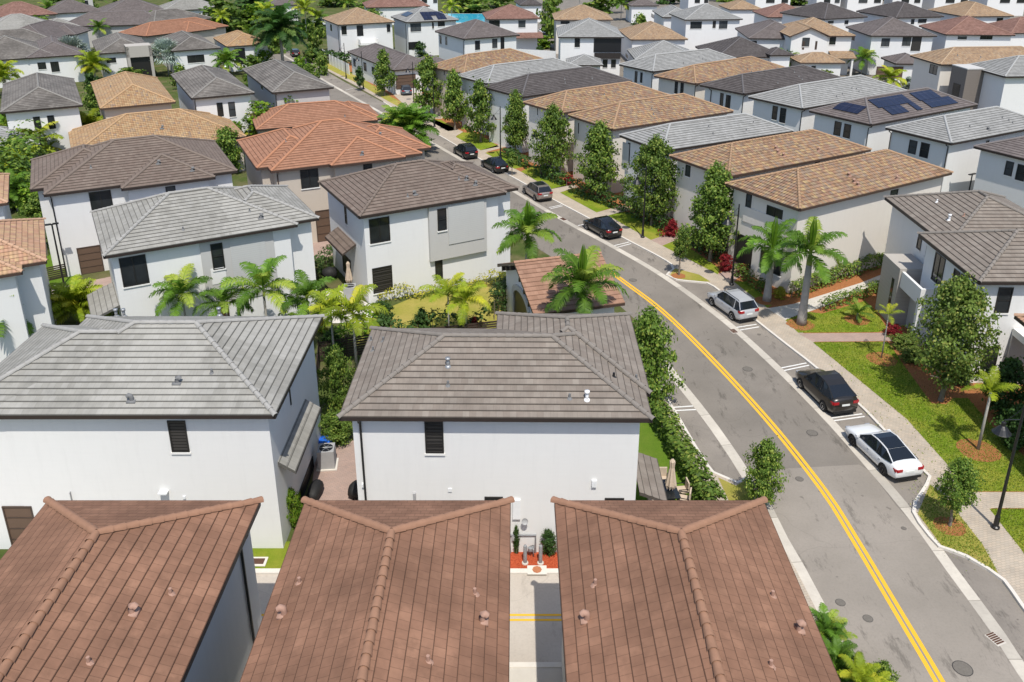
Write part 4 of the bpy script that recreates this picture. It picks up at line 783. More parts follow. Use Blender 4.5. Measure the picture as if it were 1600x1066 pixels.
def palm(label, x, y, yc, L, mat='leaf_palm', n=15, droop=.9, r=.14, royal=False, v=0, dens=26, stems=1, lean=.0, name='palm_tree', cat='palm tree', group=None, zb=.1, rz=None, fan=False, bark='bark_pale', spear=False, wide=.042):
    """yc: pixel row of the crown's heart above the base (x, y); L: frond length in metres"""
    b = at(x, y, zb); h = height(x, y, yc)-zb; h = max(.25, h)
    o = thing(name, label, cat, (b.x, b.y, zb), rz if rz is not None else random.uniform(0, 6), group)
    mb = MB(); rnd = random.Random(int(x*3+y))
    tops = []
    for s in range(stems):
        a = 6.28*s/stems+.5; sp = 0 if stems == 1 else 1; hx, hy = (math.cos(a)*h*.18*sp+lean, math.sin(a)*h*.18*sp); hz = h*(1 if s == 0 else rnd.uniform(.65, .95))
        if royal: mb.tube([(0, 0, -.05), (0, 0, .12*h), (hx*.3, hy*.3, h*.3), (hx*.6, hy*.6, h*.6), (hx, hy, hz*.86)], [r*1.5, r*1.35, r*1.1, r*1.0, r*.8], 12)
        else: mb.tube([(hx*.15, hy*.15, -.05), (hx*.45, hy*.45, hz*.5), (hx, hy, hz)], [r*1.2, r, r*.85], 8)
        tops.append((hx, hy, hz))
    link('trunk', mb.mesh('trunk', bark, True), o)
    if royal: mb = MB(); mb.tube([(tops[0][0], tops[0][1], h*.84), (tops[0][0], tops[0][1], h*.9), (tops[0][0], tops[0][1], h+.15)], [r*.85, r*.8, r*.4], 10); link('crownshaft', mb.mesh('crownshaft', 'crownshaft', True), o)
    key = ('fan' if fan else 'f', v, n, droop, dens, mat, wide)
    if key not in PM_: PM_[key] = fan_mesh(v, n, mat) if fan else fronds_mesh(v, n, droop, dens, mat, wide=wide)
    for i, (hx, hy, hz) in enumerate(tops): c = link('fronds', PM_[key], o, (hx, hy, hz), (0, 0, rnd.uniform(0, 6))); c.scale = (L,)*3
    if spear: mb = MB(); [mb.face([(tops[0][0]+.1*math.cos(k), tops[0][1]+.1*math.sin(k), h*.95), (tops[0][0]+.1*math.cos(k+1), tops[0][1]+.1*math.sin(k+1), h*.95), (tops[0][0]+.28*math.cos(k+.5), tops[0][1]+.28*math.sin(k+.5), h+L*.7), (tops[0][0]+.06*math.cos(k), tops[0][1]+.06*math.sin(k), h+L*1.05)], None, None, .9) for k in range(6)]; link('spear_leaf', mb.mesh('spear_leaf', 'leaf_bright'), o)
    return o
random.seed(11)
G1 = 'street trees along the pavement right of the road'
for i, (x, y, yt, w_, lab) in enumerate([
    (1109, 408, 262, 84, 'bushy street tree in front of the second cream house, biggest of its row'), (1018, 352, 218, 72, 'tall street tree hiding the light grey roofed house front, between two driveways'),
    (933, 311, 197, 64, 'street tree with a pointed top before the fourth house from the bend'), (863, 279, 170, 50, 'street tree beside a lamp post, just beyond the champagne car'),
    (806, 243, 146, 42, 'slender street tree in front of the charcoal roofed house'), (751, 222, 131, 42, 'street tree left of the charcoal roofed house, near the black car'),
    (711, 203, 114, 38, 'street tree before the pale grey roofed house in the far row'), (671, 182, 92, 40, 'street tree before the farthest orange roofed house'),
    (601, 150, 82, 32, 'dark narrow tree beside the one storey mauve house')]):
    tree(lab, x, y, yt, w_, 'cone' if i % 2 == 0 else 'flame', 'leaf_tree',   .16, 3 if i < 2 else 2 if i < 5 else 1, i % 4, group=G1)
tree('small slender tree by the pavement lamp among the distant houses', 563, 141, 106, 14, 'cone', 'leaf_dark', .25, 0, 1, zb=.1)
tree('young round tree on the first planted island', 1061, 430, 358, 30, 'oval', 'leaf_bright' if False else 'leaf_tree', .38, 1, 2)
tree('large olive green tree with full crown in front of the white house at right', 1470, 626, 440, 124, 'oval', 'leaf_olive', .17, 3, 3)
tree('small round tree on the grass between the road and the bottom right roof', 1188, 790, 694, 66, 'oval', 'leaf_tree', .06, 2, 1)
tree('small tree on the second planted island, above the bottom right parking bay', 1484, 822, 722, 62, 'oval', 'leaf_tree', .3, 2, 0)
tree('young tree with thin trunk on the pavement edge behind the black cars', 800, 274, 240, 20, 'oval', 'leaf_tree', .4, 0, 2)
tree('dense dark green tree at the corner of the centre house roof, by the road', 1008, 628, 492, 76, 'flame', 'leaf_tree', .03, 2, 2, zb=.06)
# palms along the street
palm('big royal palm with ringed pale trunk, nearest the centre of the right hand lawn', 1252, 507, 394, 2.7, n=13, droop=.95, r=.26, royal=True, v=1, dens=34, spear=True, rz=1.)
palm('royal palm against the cream house wall, left of the bigger one', 1198, 470, 388, 2.6, n=13, droop=.95, r=.24, royal=True, v=2, dens=34, spear=True, rz=2.)
palm('large feathery palm rising beside the brown roofed pavilion, closest to the road', 906, 577, 447, 2.8, 'leaf_palm', 17, .9, .2, True, 3, 36, spear=True, zb=0)
palm('feathery palm standing beyond the pavilion roof beside the umber roofed house', 824, 478, 366, 2.7, 'leaf_palm', 16, .9, .2, True, 4, 34, spear=True, zb=0)
palm('thin young palm in a mulch ring, upper part of the right hand lawn', 1377, 560, 490, .95, 'leaf_palm_yellow', 8, .7, .045, v=5, dens=16)
palm('young yellow green palm in a mulch ring, lower part of the right hand lawn', 1528, 703, 610, 1.35, 'leaf_palm_yellow', 9, .75, .08, v=6, dens=22)
palm('low round cycad like palm in a mulch ring near the entry path', 1339, 500, 488, 1.1, 'leaf_palm', 12, .6, .08, v=7, dens=22, cat='cycad', name='cycad')
palm('palm leaning out behind the cream house wall, right of its hedge', 1412, 420, 366, 1.5, 'leaf_palm', 10, .9, .08, v=8, dens=22)
palm('palm fronds cut by the left edge, in front of the pink blend roofed house', 8, 575, 496, 2.9, 'leaf_palm', 14, .95, .1, v=1, dens=30, zb=0)
palm('palm in front of the light grey roofed house, left of its door', 297, 545, 460, 2.2, 'leaf_palm', 14, .9, .08, v=2, dens=30, zb=0)
palm('palm before the light grey roofed house, right of its door', 422, 548, 452, 2.6, 'leaf_palm', 14, .9, .09, v=3, dens=30, zb=0)
palm('palm over the patio between the two nearest white houses beyond the roof', 488, 552, 466, 2.2, 'leaf_palm', 13, .9, .08, v=4, dens=28, zb=0)
palm('yellow green palm rising from behind the slatted fence, left of the centre roof', 558, 584, 490, 2.4, 'leaf_palm_yellow', 12, 1., .08, v=5, dens=28, zb=0)
palm('yellow green palm in the dry yard, left one of a pair', 702, 530, 462, 1.9, 'leaf_palm_yellow', 11, .8, .06, v=6, dens=24, zb=0)
palm('yellow green palm in the dry yard, right one of a pair', 729, 534, 470, 2.0, 'leaf_palm_yellow', 12, .9, .06, v=7, dens=24, zb=0)
palm('clump of feathery areca palms beside the lane, left of the light grey roofed house', 122, 505, 476, 2.3, 'leaf_palm_yellow', 14, .75, .05, v=8, dens=24, stems=4, zb=0)
palm('areca palm clump by the wall of the light grey roofed house', 176, 500, 478, 1.7, 'leaf_palm_yellow', 12, .75, .04, v=9, dens=22, stems=3, zb=0)
palm('areca palm between the grey leftmost houses and the front roof ridge', 222, 512, 492, 1.1, 'leaf_palm_yellow', 12, .75, .04, v=1, dens=22, stems=3, zb=0)
palm('tall leafy palm arching over the bright terracotta roof, right end', 640, 238, 196, 3.6, 'leaf_palm', 18, .8, .12, v=2, dens=30, stems=3, zb=0)
palm('huge dark green palm crown among the distant left houses', 443, 108, 48, 5.6, 'leaf_palm_dark', 38, .9, .3, v=3, dens=40, zb=0)
for i, (x, y, yc, L, m, lab) in enumerate([(62, 268, 226, 3.2, 'leaf_palm_yellow', 'yellow green palm clump at the left edge, above the umber roof'), (26, 290, 250, 2.6, 'leaf_palm', 'green palm clump lowest in the grove at the left edge'), (100, 236, 205, 2.6, 'leaf_palm_yellow', 'palm with pale fronds leaning against the gold tiled roof'),
    (140, 232, 200, 2.6, 'leaf_palm_yellow', 'palm right of the grove, nearest the gold barrel roof'), (18, 232, 200, 2.4, 'leaf_palm', 'dark palm behind the grove at the left edge'), (80, 205, 185, 2.2, 'leaf_palm', 'small palm in front of the two dark windows, left'),
    (28, 130, 100, 2.6, 'leaf_palm', 'palm between the leftmost distant roofs'), (12, 150, 112, 2.6, 'leaf_palm_yellow', 'yellow palm at the left edge beside an old grey roof'), (150, 128, 100, 2.6, 'leaf_palm_yellow', 'yellow green palm right of the left silver palm'), (357, 118, 94, 2.6, 'leaf_palm', 'palm beside the yellow bush, left of the white columns'),
    (82, 46, 14, 2.8, 'leaf_palm', 'thin palm at the top left before the mauve roof'), (480, 62, 14, 3., 'leaf_palm_yellow', 'tall palm near the top, left of the tan roofed house'), (500, 60, 28, 2.8, 'leaf_palm', 'palm left of the tan roofed house, shorter one'), (545, 25, 5, 3., 'leaf_palm', 'palm sticking up behind the tan roof, left'),
    (1345, 118, 92, 2.6, 'leaf_palm', 'palm between the tan gabled house and the grey garage'), (1225, 118, 92, 2.2, 'leaf_palm', 'palm left of the tan gabled house porch'), (1388, 142, 122, 2.6, 'leaf_palm_yellow', 'bright yellow green palm in front of the grey garage'), (706, 32, 10, 2.6, 'leaf_palm_yellow', 'yellow palm between the solar roof and the pool'),
    (970, 32, 6, 3., 'leaf_palm', 'tall palm at the top, left of a paired one'), (990, 32, 6, 3., 'leaf_palm', 'tall palm at the top, right of a paired one'), (420, 60, 20, 3., 'leaf_palm_yellow', 'palm behind the huge dark palm'), (620, 214, 190, 2., 'leaf_palm_yellow', 'small yellow palm at the foot of the arching palm'), (360, 255, 225, 2.2, 'leaf_palm', 'palm between the umber roof and the terracotta roof')]):
    palm(lab, x, y, yc, L*1.12, m, 15, .85, .1, v=i % 9+1, dens=22, zb=0, stems=2 if L < 2.9 and i < 10 else 1, wide=.06)
palm('silver blue fan palm left of the parapet porch', 118, 116, 84, 4.2, 'leaf_silver', 34, fan=True, zb=0, cat='fan palm', name='fan_palm'); palm('silver blue fan palm right of the parapet porch', 264, 118, 88, 4.2, 'leaf_silver', 34, v=2, fan=True, zb=0, cat='fan palm', name='fan_palm')
palm('leafy palm at the bottom edge beside the right brown roof, upper one', 1288, 1018, 985, .95, 'leaf_palm', 14, .75, .05, v=3, dens=26, stems=2); palm('leafy palm at the bottom edge, left of the road gutter', 1300, 1070, 1035, .95, 'leaf_palm', 14, .8, .05, v=4, dens=26, stems=2); palm('palm in the bottom right planting nearest the gutter', 1345, 1105, 1062, .95, 'leaf_palm_yellow', 14, .8, .05, v=5, dens=26, stems=2)
# hedges and shrubs
hedge('dark hedge between the centre house yard and the road', [(1016, 640), (1044, 688), (1072, 735), (1104, 790), (1118, 812)], 1.0, 1.35, 'leaf_tree', dens=260, ls=.17, zb=.06, seed=3)
hedge('clipped hedge at the foot of the cream house wall, farther of two', [(1236, 466), (1290, 448), (1345, 428), (1400, 408)], .7, 1.3, 'leaf_tree', dens=200, ls=.15, seed=4)
hedge('clipped hedge beside the entry path, nearer of two', [(1282, 488), (1320, 475), (1360, 461), (1392, 450)], .7, .9, 'leaf_tree', dens=200, ls=.14, seed=5)
hedge('low hedge under the cream house corner, by the path', [(1150, 428), (1172, 444), (1196, 462)], .9, .9, 'leaf_tree', dens=190, ls=.14, seed=6)
hedge('clipped hedge in front of the fourth house from the bend', [(895, 300), (930, 314), (968, 328), (990, 335)], 1.3, 1.4, 'leaf_dark', dens=120, ls=.2, seed=7)
hedge('clipped hedge in front of the light grey roofed roadside house', [(990, 338), (1020, 352), (1050, 366)], 1.2, 1.3, 'leaf_dark', dens=120, ls=.2, seed=8)
hedge('clipped hedge in front of the second cream house', [(1072, 380), (1100, 395), (1132, 412)], 1.3, 1.3, 'leaf_dark', dens=120, ls=.2, seed=9)
hedge('dark hedge in front of the fifth roadside house', [(838, 272), (860, 282), (885, 292)], 1.2, 1.3, 'leaf_dark', dens=90, ls=.22, seed=10)
hedge('dark hedge at the foot of the charcoal roofed house', [(790, 245), (810, 256), (830, 266)], 1.2, 1.2, 'leaf_dark', dens=80, ls=.24, seed=11)
hedge('row of bright little shrubs along the wall of the umber roofed house', [(592, 472), (640, 466), (700, 458), (750, 448), (792, 438)], .8, .9, 'leaf_yellow', dens=120, ls=.13, wav=.5, zb=0, seed=12, name='shrub_row')
hedge('dark planting along the slatted fence behind the centre roof', [(580, 540), (640, 528), (700, 522), (760, 515)], 1., 1.6, 'leaf_dark', dens=110, ls=.17, wav=.5, zb=0, seed=13, name='shrub_row')
hedge('dark clipped hedge behind the low gate, between the two nearest white houses', [(490, 440), (505, 422), (525, 408)], 1., 1.6, 'leaf_dark', dens=130, ls=.16, zb=0, seed=14)
hedge('dark bushes behind the garage of the umber roofed house, left', [(75, 400), (95, 380), (118, 365)], 2.2, 3., 'leaf_dark', dens=60, ls=.25, zb=0, seed=15)
hedge('dark greenery belt behind the white fence in the distance', [(478, 96), (520, 100), (548, 104)], 2.2, 2.4, 'leaf_dark', dens=40, ls=.4, zb=0, seed=16)
hedge('yellow green shrubbery between the two terracotta roofs', [(392, 242), (440, 230), (505, 217)], 2.4, 5.7, 'leaf_bright', dens=60, ls=.34, wav=.3, zb=0, seed=17, name='shrub_row')
hedge('dark foliage belt left of the umber roof', [(18, 330), (40, 300), (58, 275)], 3.5, 5., 'leaf_tree', dens=30, ls=.4, wav=.4, zb=0, seed=18, name='shrub_row')
hedge('tall clipped bushes beside the mail pavilion, right of the dry yard', [(772, 500), (782, 485), (790, 470)], 1., 2.2, 'leaf_dark', dens=150, ls=.16, zb=0, seed=19)
for i, (x, y, yt, w_, m, f_, lab) in enumerate([
    (532, 650, 552, 58, 'leaf_tree', 2, 'leafy green shrub left of the centre house roof, taller one'), (528, 690, 650, 60, 'leaf_tree', 2, 'green shrub below the taller one, behind the air conditioner'), (458, 822, 770, 36, 'leaf_bright', 2, 'bright yellow green shrub between two brown roofs'), (520, 560, 520, 40, 'leaf_dark', 1, 'dark shrub against the light grey roof corner'),
    (807, 866, 826, 10, 'leaf_dark', 1, 'clipped dark shrub left of the meter pipes'), (857, 868, 832, 26, 'leaf_dark', 1, 'clipped dark shrub right of the meter pipes'), (660, 524, 486, 30, 'leaf_dark', 1, 'round dark shrub at the slatted fence, middle of the dry yard'), (600, 512, 474, 34, 'leaf_dark', 1, 'dark shrub below the louvred window'),
    (741, 521, 498, 18, 'leaf_red', 1, 'dark red shrub at the slatted fence'), (500, 490, 470, 20, 'leaf_dark', 1, 'small dark shrub on the pale patio edge'), (1134, 424, 400, 24, 'leaf_red', 1, 'red leaved shrub left of the tall lamp post'), (1160, 428, 414, 20, 'leaf_red', 1, 'red leaved shrub right of the tall lamp post'), (1049, 370, 345, 20, 'leaf_red', 1, 'red leaved shrub at the corner of the second cream house'), (890, 290, 276, 16, 'leaf_red', 0, 'red leaved shrub by the walk in the far row'),
    (1393, 524, 508, 24, 'leaf_red', 1, 'red leaved shrub left of the house entry at right'), (1402, 534, 518, 18, 'leaf_red', 1, 'smaller red leaved shrub beside the entry'), (1412, 545, 525, 40, 'leaf_olive', 1, 'olive shrub under the large tree, upper side'), (1425, 565, 545, 40, 'leaf_olive', 1, 'olive shrub left of the large tree'), (1500, 600, 570, 30, 'leaf_dark', 1, 'dark shrub behind the large tree'),
    (1565, 650, 570, 60, 'leaf_dark', 1, 'deep green shrub filling the shaded corner at the right edge'), (1580, 700, 640, 50, 'leaf_dark', 1, 'dark shrub at the right edge under the white house'), (1218, 466, 450, 20, 'leaf_yellow', 1, 'yellow shrub at the cream house corner'), (1420, 455, 440, 20, 'leaf_dark', 1, 'small shrub where the entry path ends'),
    (1338, 1082, 1050, 44, 'leaf_tree', 2, 'round green bush at the bottom edge below the palms'), (1372, 1088, 1040, 40, 'leaf_tree', 2, 'leafy bush cut by the bottom edge, right of the palms'),
    (487, 140, 105, 28, 'leaf_tree', 0, 'round distant shrub left of the pavement lamp'), (505, 118, 85, 20, 'leaf_tree', 0, 'clipped ball tree at the far pavement, right one'), (487, 98, 78, 22, 'leaf_tree', 0, 'clipped ball tree at the far pavement, left one'), (492, 80, 42, 26, 'leaf_tree', 0, 'broad green tree left of the tan roofed house'), (230, 190, 150, 20, 'leaf_dark', 0, 'shrub hidden between the gold roof and the old grey roof'),
    (330, 98, 84, 22, 'leaf_yellow', 0, 'yellow flowering bush left of the orange tiled house'), (150, 185, 140, 24, 'leaf_tree', 0, 'tall shrub between the grey roof and the gold roof, left one'), (205, 128, 108, 40, 'leaf_tree', 0, 'green shrub behind the gold roof'), (285, 140, 106, 24, 'leaf_tree', 0, 'green shrub between the gold roof and grey roof'),
    (22, 46, 12, 40, 'leaf_tree', 0, 'round tree at the top left beside the red brown roof'), (60, 58, 30, 50, 'leaf_tree', 0, 'green bushes before the mauve roof top left'), (350, 50, 5, 60, 'leaf_tree', 0, 'broad tree left of the top centre palms'), (410, 44, 8, 50, 'leaf_bright', 0, 'bright green tree behind the huge palm'), (395, 30, -2, 70, 'leaf_dark', 0, 'dark tree mass at the top edge, left of centre'), (570, 30, 5, 30, 'leaf_tree', 0, 'shrub behind the tan roof'),
    (860, 60, -5, 36, 'leaf_tree', 0, 'dark tree behind the white balcony house, left'), (850, 76, 58, 30, 'leaf_bright', 0, 'bright green shrub left of the white balcony house'), (1048, 50, 18, 20, 'leaf_tree', 0, 'tree between white houses at the top'), (940, 20, -20, 60, 'leaf_tree', 0, 'trees at the top edge above the tan roof'), (735, 20, -4, 60, 'leaf_tree', 0, 'trees at the top edge beyond the pool'), (690, 40, 20, 26, 'leaf_yellow', 0, 'yellow shrub by the pool'),
    (1530, 166, 140, 20, 'leaf_tree', 0, 'shrub left of the dark entry tower'), (1570, 170, 140, 30, 'leaf_olive', 0, 'shrub in front of the dark entry tower'), (1485, 152, 136, 16, 'leaf_tree', 0, 'clump under the tan long house wall'), (1418, 138, 122, 16, 'leaf_silver', 0, 'pale shrub by the grey garage'), (843, 86, 74, 14, 'leaf_dark', 0, 'pointed shrub by the white fence'), (929, 108, 96, 10, 'leaf_olive', 0, 'small bush below the balcony'), (362, 272, 206, 46, 'leaf_tree', 1, 'dark tree between the gold roof and the terracotta roof'), (375, 262, 230, 30, 'leaf_dark', 1, 'dark bushes right of the umber roof'),
    (62, 352, 310, 40, 'leaf_tree', 1, 'dark shrub left of the brown garage door house'), (262, 505, 490, 40, 'leaf_tree', 1, 'low shrub behind the front roof ridge'), (455, 505, 492, 30, 'leaf_bright', 1, 'bright shrub behind the front roof corner'), (505, 520, 500, 20, 'leaf_yellow', 1, 'yellow shrub near the patio')]):
    bush(lab, x, y, yt, w_, m, 'ball' if i % 3 else 'flame', f_, i % 4, zb=0. if x < 1000 else .1)

palm('palm crown peeping over the front left roof, between the two wall palms', 362, 550, 474, 2.0, 'leaf_palm', 13, .95, .07, v=5, dens=26, zb=0)
palm('yellowing palm beside the patio, just left of the tall yellow green one', 524, 575, 486, 1.9, 'leaf_palm_yellow', 12, .95, .07, v=8, dens=26, zb=0)
for i, (x, y, yc, L, m, lab) in enumerate([(45, 300, 262, 2.8, 'leaf_palm_yellow', 'yellow green palm at the heart of the left edge grove'), (8, 270, 236, 2.8, 'leaf_palm', 'palm cut by the left edge in the middle of the grove'), (85, 262, 232, 2.4, 'leaf_palm_yellow', 'small palm on the grove side nearest the umber roof'), (118, 222, 196, 2.4, 'leaf_palm', 'palm between the grove and the gold roof corner'),
    (30, 330, 292, 2.4, 'leaf_palm', 'palm above the pink blend roof at the left edge'), (455, 232, 198, 2.2, 'leaf_palm_yellow', 'yellow green palm between the two terracotta roofs, middle'), (412, 236, 206, 2.2, 'leaf_palm_yellow', 'yellow green palm between the two terracotta roofs, left'), (520, 80, 44, 2.6, 'leaf_palm', 'palm beside the street corner of the tan roofed house'),
    (160, 76, 44, 2.6, 'leaf_palm', 'palm between the second row of grey roofs, left'), (232, 60, 30, 2.6, 'leaf_palm', 'palm behind the parapet porch house'), (395, 96, 56, 3., 'leaf_palm', 'palm left of the huge dark palm'), (470, 40, -2, 3.2, 'leaf_palm', 'palm at the top edge behind the huge palm'), (40, 76, 44, 2.6, 'leaf_palm_yellow', 'yellow palm among the grey roofs near the left edge'),
    (350, 60, 26, 2.6, 'leaf_palm_yellow', 'yellow palm right of the long terracotta roof'), (820, 24, -12, 3., 'leaf_palm', 'palm at the top edge right of the red brown roof'), (905, 26, -10, 3., 'leaf_palm', 'palm at the top edge over the cream house'), (1195, 150, 118, 2.2, 'leaf_palm', 'palm behind the charcoal roof of the second row')]):
    palm(lab, x, y, yc, L, m, 14, .85, .1, v=i % 9+1, dens=22, zb=0, wide=.05, stems=2 if i < 7 else 1)
for i, (x, y, yt, w_, m, f_, lab) in enumerate([(150, 215, 186, 30, 'leaf_tree', 1, 'green shrub under the palms left of the gold roof'), (20, 210, 170, 44, 'leaf_tree', 1, 'green tree behind the left edge grove'), (105, 300, 262, 30, 'leaf_bright', 1, 'bright shrub touching the umber roof corner'), (60, 330, 290, 50, 'leaf_bright', 1, 'bright green bush at the foot of the left grove'), (10, 330, 285, 40, 'leaf_tree', 1, 'bush at the foot of the grove, cut by the left edge'),
    (345, 245, 205, 36, 'leaf_tree', 1, 'green bush beside the palm right of the gold roof'), (372, 170, 140, 26, 'leaf_tree', 0, 'shrub in the gap right of the old grey roof'), (148, 150, 118, 24, 'leaf_dark', 0, 'dark shrub behind the left silver palm'), (300, 70, 48, 30, 'leaf_tree', 0, 'shrub between the grey roofs, upper left'), (190, 62, 40, 30, 'leaf_dark', 0, 'dark shrub behind the square porch'),
    (110, 70, 46, 26, 'leaf_tree', 0, 'shrub between the first two grey roofs of the upper left'), (440, 130, 106, 30, 'leaf_tree', 0, 'shrub at the foot of the huge dark palm'), (470, 115, 92, 26, 'leaf_bright', 0, 'bright shrub beside the distant kerb'), (585, 40, 16, 40, 'leaf_tree', 0, 'tree behind the tan roofed house, right side'), (655, 88, 66, 24, 'leaf_dark', 0, 'shrub between the solar roof house and the mauve roof'),
    (805, 60, 26, 30, 'leaf_tree', 0, 'tree right of the dark mauve roofed house'), (1000, 56, 26, 26, 'leaf_tree', 0, 'small tree behind the orange tan hip roof'), (1075, 62, 42, 22, 'leaf_tree', 0, 'shrub below the three window house'), (1205, 104, 84, 20, 'leaf_tree', 0, 'shrub beside the garage wing of the tan gabled house'), (1290, 130, 112, 24, 'leaf_olive', 0, 'shrub before the pillared porch'),
    (1480, 60, 40, 24, 'leaf_tree', 0, 'shrub behind the red brown hip roof'), (1240, 8, -14, 50, 'leaf_tree', 0, 'tree at the top edge right of the red brown roof'), (1140, 2, -24, 50, 'leaf_tree', 0, 'tree at the top edge above the pale roofed house'), (300, 14, -18, 60, 'leaf_tree', 0, 'tree at the top edge above the palest roof'), (200, 8, -20, 50, 'leaf_tree', 0, 'tree at the top edge left of the palest roof'), (100, 14, -14, 40, 'leaf_tree', 0, 'tree at the top edge over the mauve roof'),
    (530, 10, -20, 60, 'leaf_tree', 0, 'tree at the top edge above the tan roof, left'), (620, 8, -16, 40, 'leaf_dark', 0, 'dark tree at the top edge above the solar panels'), (780, 12, -20, 50, 'leaf_tree', 0, 'tree at the top edge beyond the pool, right one'), (1380, 0, -20, 40, 'leaf_tree', 0, 'tree at the top edge between white houses'), (1045, 6, -20, 40, 'leaf_dark', 0, 'dark tree at the top edge between pale roofs'),
    (478, 60, 34, 34, 'leaf_bright', 0, 'bright tree left of the tan roofed house wall'), (430, 82, 44, 40, 'leaf_tree', 0, 'tree directly behind the huge dark palm'), (395, 120, 90, 30, 'leaf_tree', 0, 'shrub beside the white columned porch'), (605, 205, 184, 30, 'leaf_tree', 1, 'shrub at the end of the low terracotta roof'), (660, 236, 212, 30, 'leaf_bright', 1, 'bright shrub at the foot of the arching palm')]):
    bush(lab, x, y, yt, w_, m, 'ball' if i % 2 else 'flame', f_, (i+1) % 4, zb=0.)
# the far green belt beyond the last houses
rnd = random.Random(5); mb = MB()
for k in range(9000):
    x = rnd.uniform(-420, 420); y = 335+rnd.random()*80+12*math.sin(x*.05); z = rnd.random()**.6*(6+4*math.sin(x*.11)+2*math.sin(x*.37)); leaf(mb, Vector((x, y, z)), 2.6, rnd, Vector((0, -.7, .8)))
tag(link('far_trees', mb.mesh('far_trees', 'leaf_tree')), 'belt of green trees beyond the last row of houses along the top edge', 'trees', kind='stuff')

# short grass blades standing on the near lawns
def grass(px, dens, mat, z, seed):
    P = [at(*p, z) for p in px]; rnd = random.Random(seed); x0, x1 = min(p.x for p in P), max(p.x for p in P); y0, y1 = min(p.y for p in P), max(p.y for p in P); mb = MB()
    for _ in range(int((x1-x0)*(y1-y0)*dens)):
        x, y = rnd.uniform(x0, x1), rnd.uniform(y0, y1); ins = False
        for i in range(len(P)):
            a, b = P[i], P[i-1]
            if (a.y > y) != (b.y > y) and x < (b.x-a.x)*(y-a.y)/(b.y-a.y)+a.x: ins = not ins
        if not ins and rnd.random() < .97: continue
        x += rnd.gauss(0, .05); h = rnd.uniform(.03, .085); t = rnd.uniform(0, 3.14); w_ = .03; c, s_ = math.cos(t)*w_, math.sin(t)*w_
        mb.face([(x-c, y-s_, z), (x+c, y+s_, z), (x+rnd.gauss(0, .03), y+rnd.gauss(0, .03), z+h)], None, None, rnd.random()*.98+.01)
    tag(link('grass', mb.mesh('grass', mat)), 'short green grass blades on the lawn', 'grass', kind='stuff')
grass([(1270, 535), (1350, 600), (1417, 655), (1477, 722), (1515, 768), (1620, 768), (1610, 720), (1585, 700), (1545, 660), (1512, 622), (1490, 622), (1478, 632), (1455, 630), (1432, 598), (1410, 568), (1395, 545), (1386, 534)], 260, 'grass_blade', .128, 1)
grass([(1227, 500), (1247, 520), (1372, 519), (1387, 514), (1368, 486), (1352, 470), (1285, 490), (1260, 487)], 160, 'grass_blade', .128, 2)
grass([(1453, 757), (1434, 803), (1471, 852), (1512, 866), (1560, 896), (1535, 850), (1500, 806), (1478, 776)], 260, 'grass_blade', .132, 3)
grass([(1546, 795), (1600, 864), (1640, 905), (1640, 795)], 260, 'grass_blade', .128, 4)
hedge('leafy planting at the foot of the light grey roofed house, behind the palms', [(196, 512), (280, 508), (360, 502), (440, 492), (478, 486)], 1.2, 1.7, 'leaf_tree', dens=90, ls=.2, wav=.5, zb=0, seed=21, name='shrub_row')
hedge('yellow green planting inside the slatted fence, left part of the dry yard', [(505, 545), (545, 530), (590, 520)], 1.1, 1.5, 'leaf_bright', dens=90, ls=.2, wav=.5, zb=0, seed=22, name='shrub_row')
hedge('red leaved groundcover row before the umber roofed house corner', [(1030, 372), (1046, 366), (1056, 362)], .8, .7, 'leaf_red', dens=120, ls=.14, wav=.4, seed=23, name='shrub_row')

for i, (x, y, yt, w_, m, lab) in enumerate([(250, 62, 40, 34, 'leaf_tree', 'green shrubs right of the square porch, behind its roof'), (60, 112, 88, 30, 'leaf_tree', 'green shrub before the mauve grey hip roof, left'), (395, 150, 118, 30, 'leaf_tree', 'green shrub between the two stained grey roofs'), (412, 108, 80, 34, 'leaf_bright', 'bright shrub in front of the white columned porch'), (372, 240, 196, 34, 'leaf_bright', 'bright tree left of the terracotta roof'),
    (590, 62, 44, 24, 'leaf_tree', 'shrub by the solar roofed house at the top'), (380, 44, 22, 46, 'leaf_tree', 'tree right of the long terracotta roof'), (500, 60, 34, 24, 'leaf_tree', 'tree beside the tan roofed house wall, left'), (140, 22, 2, 30, 'leaf_tree', 'tree beside the glass stair tower'), (240, 30, 10, 30, 'leaf_tree', 'tree left of the palest grey roof'), (5, 120, 92, 30, 'leaf_bright', 'bright bush at the left edge among the grey roofs')]):
    bush(lab, x, y, yt, w_, m, 'flame' if i % 2 else 'ball', 0, i % 4, zb=0.)
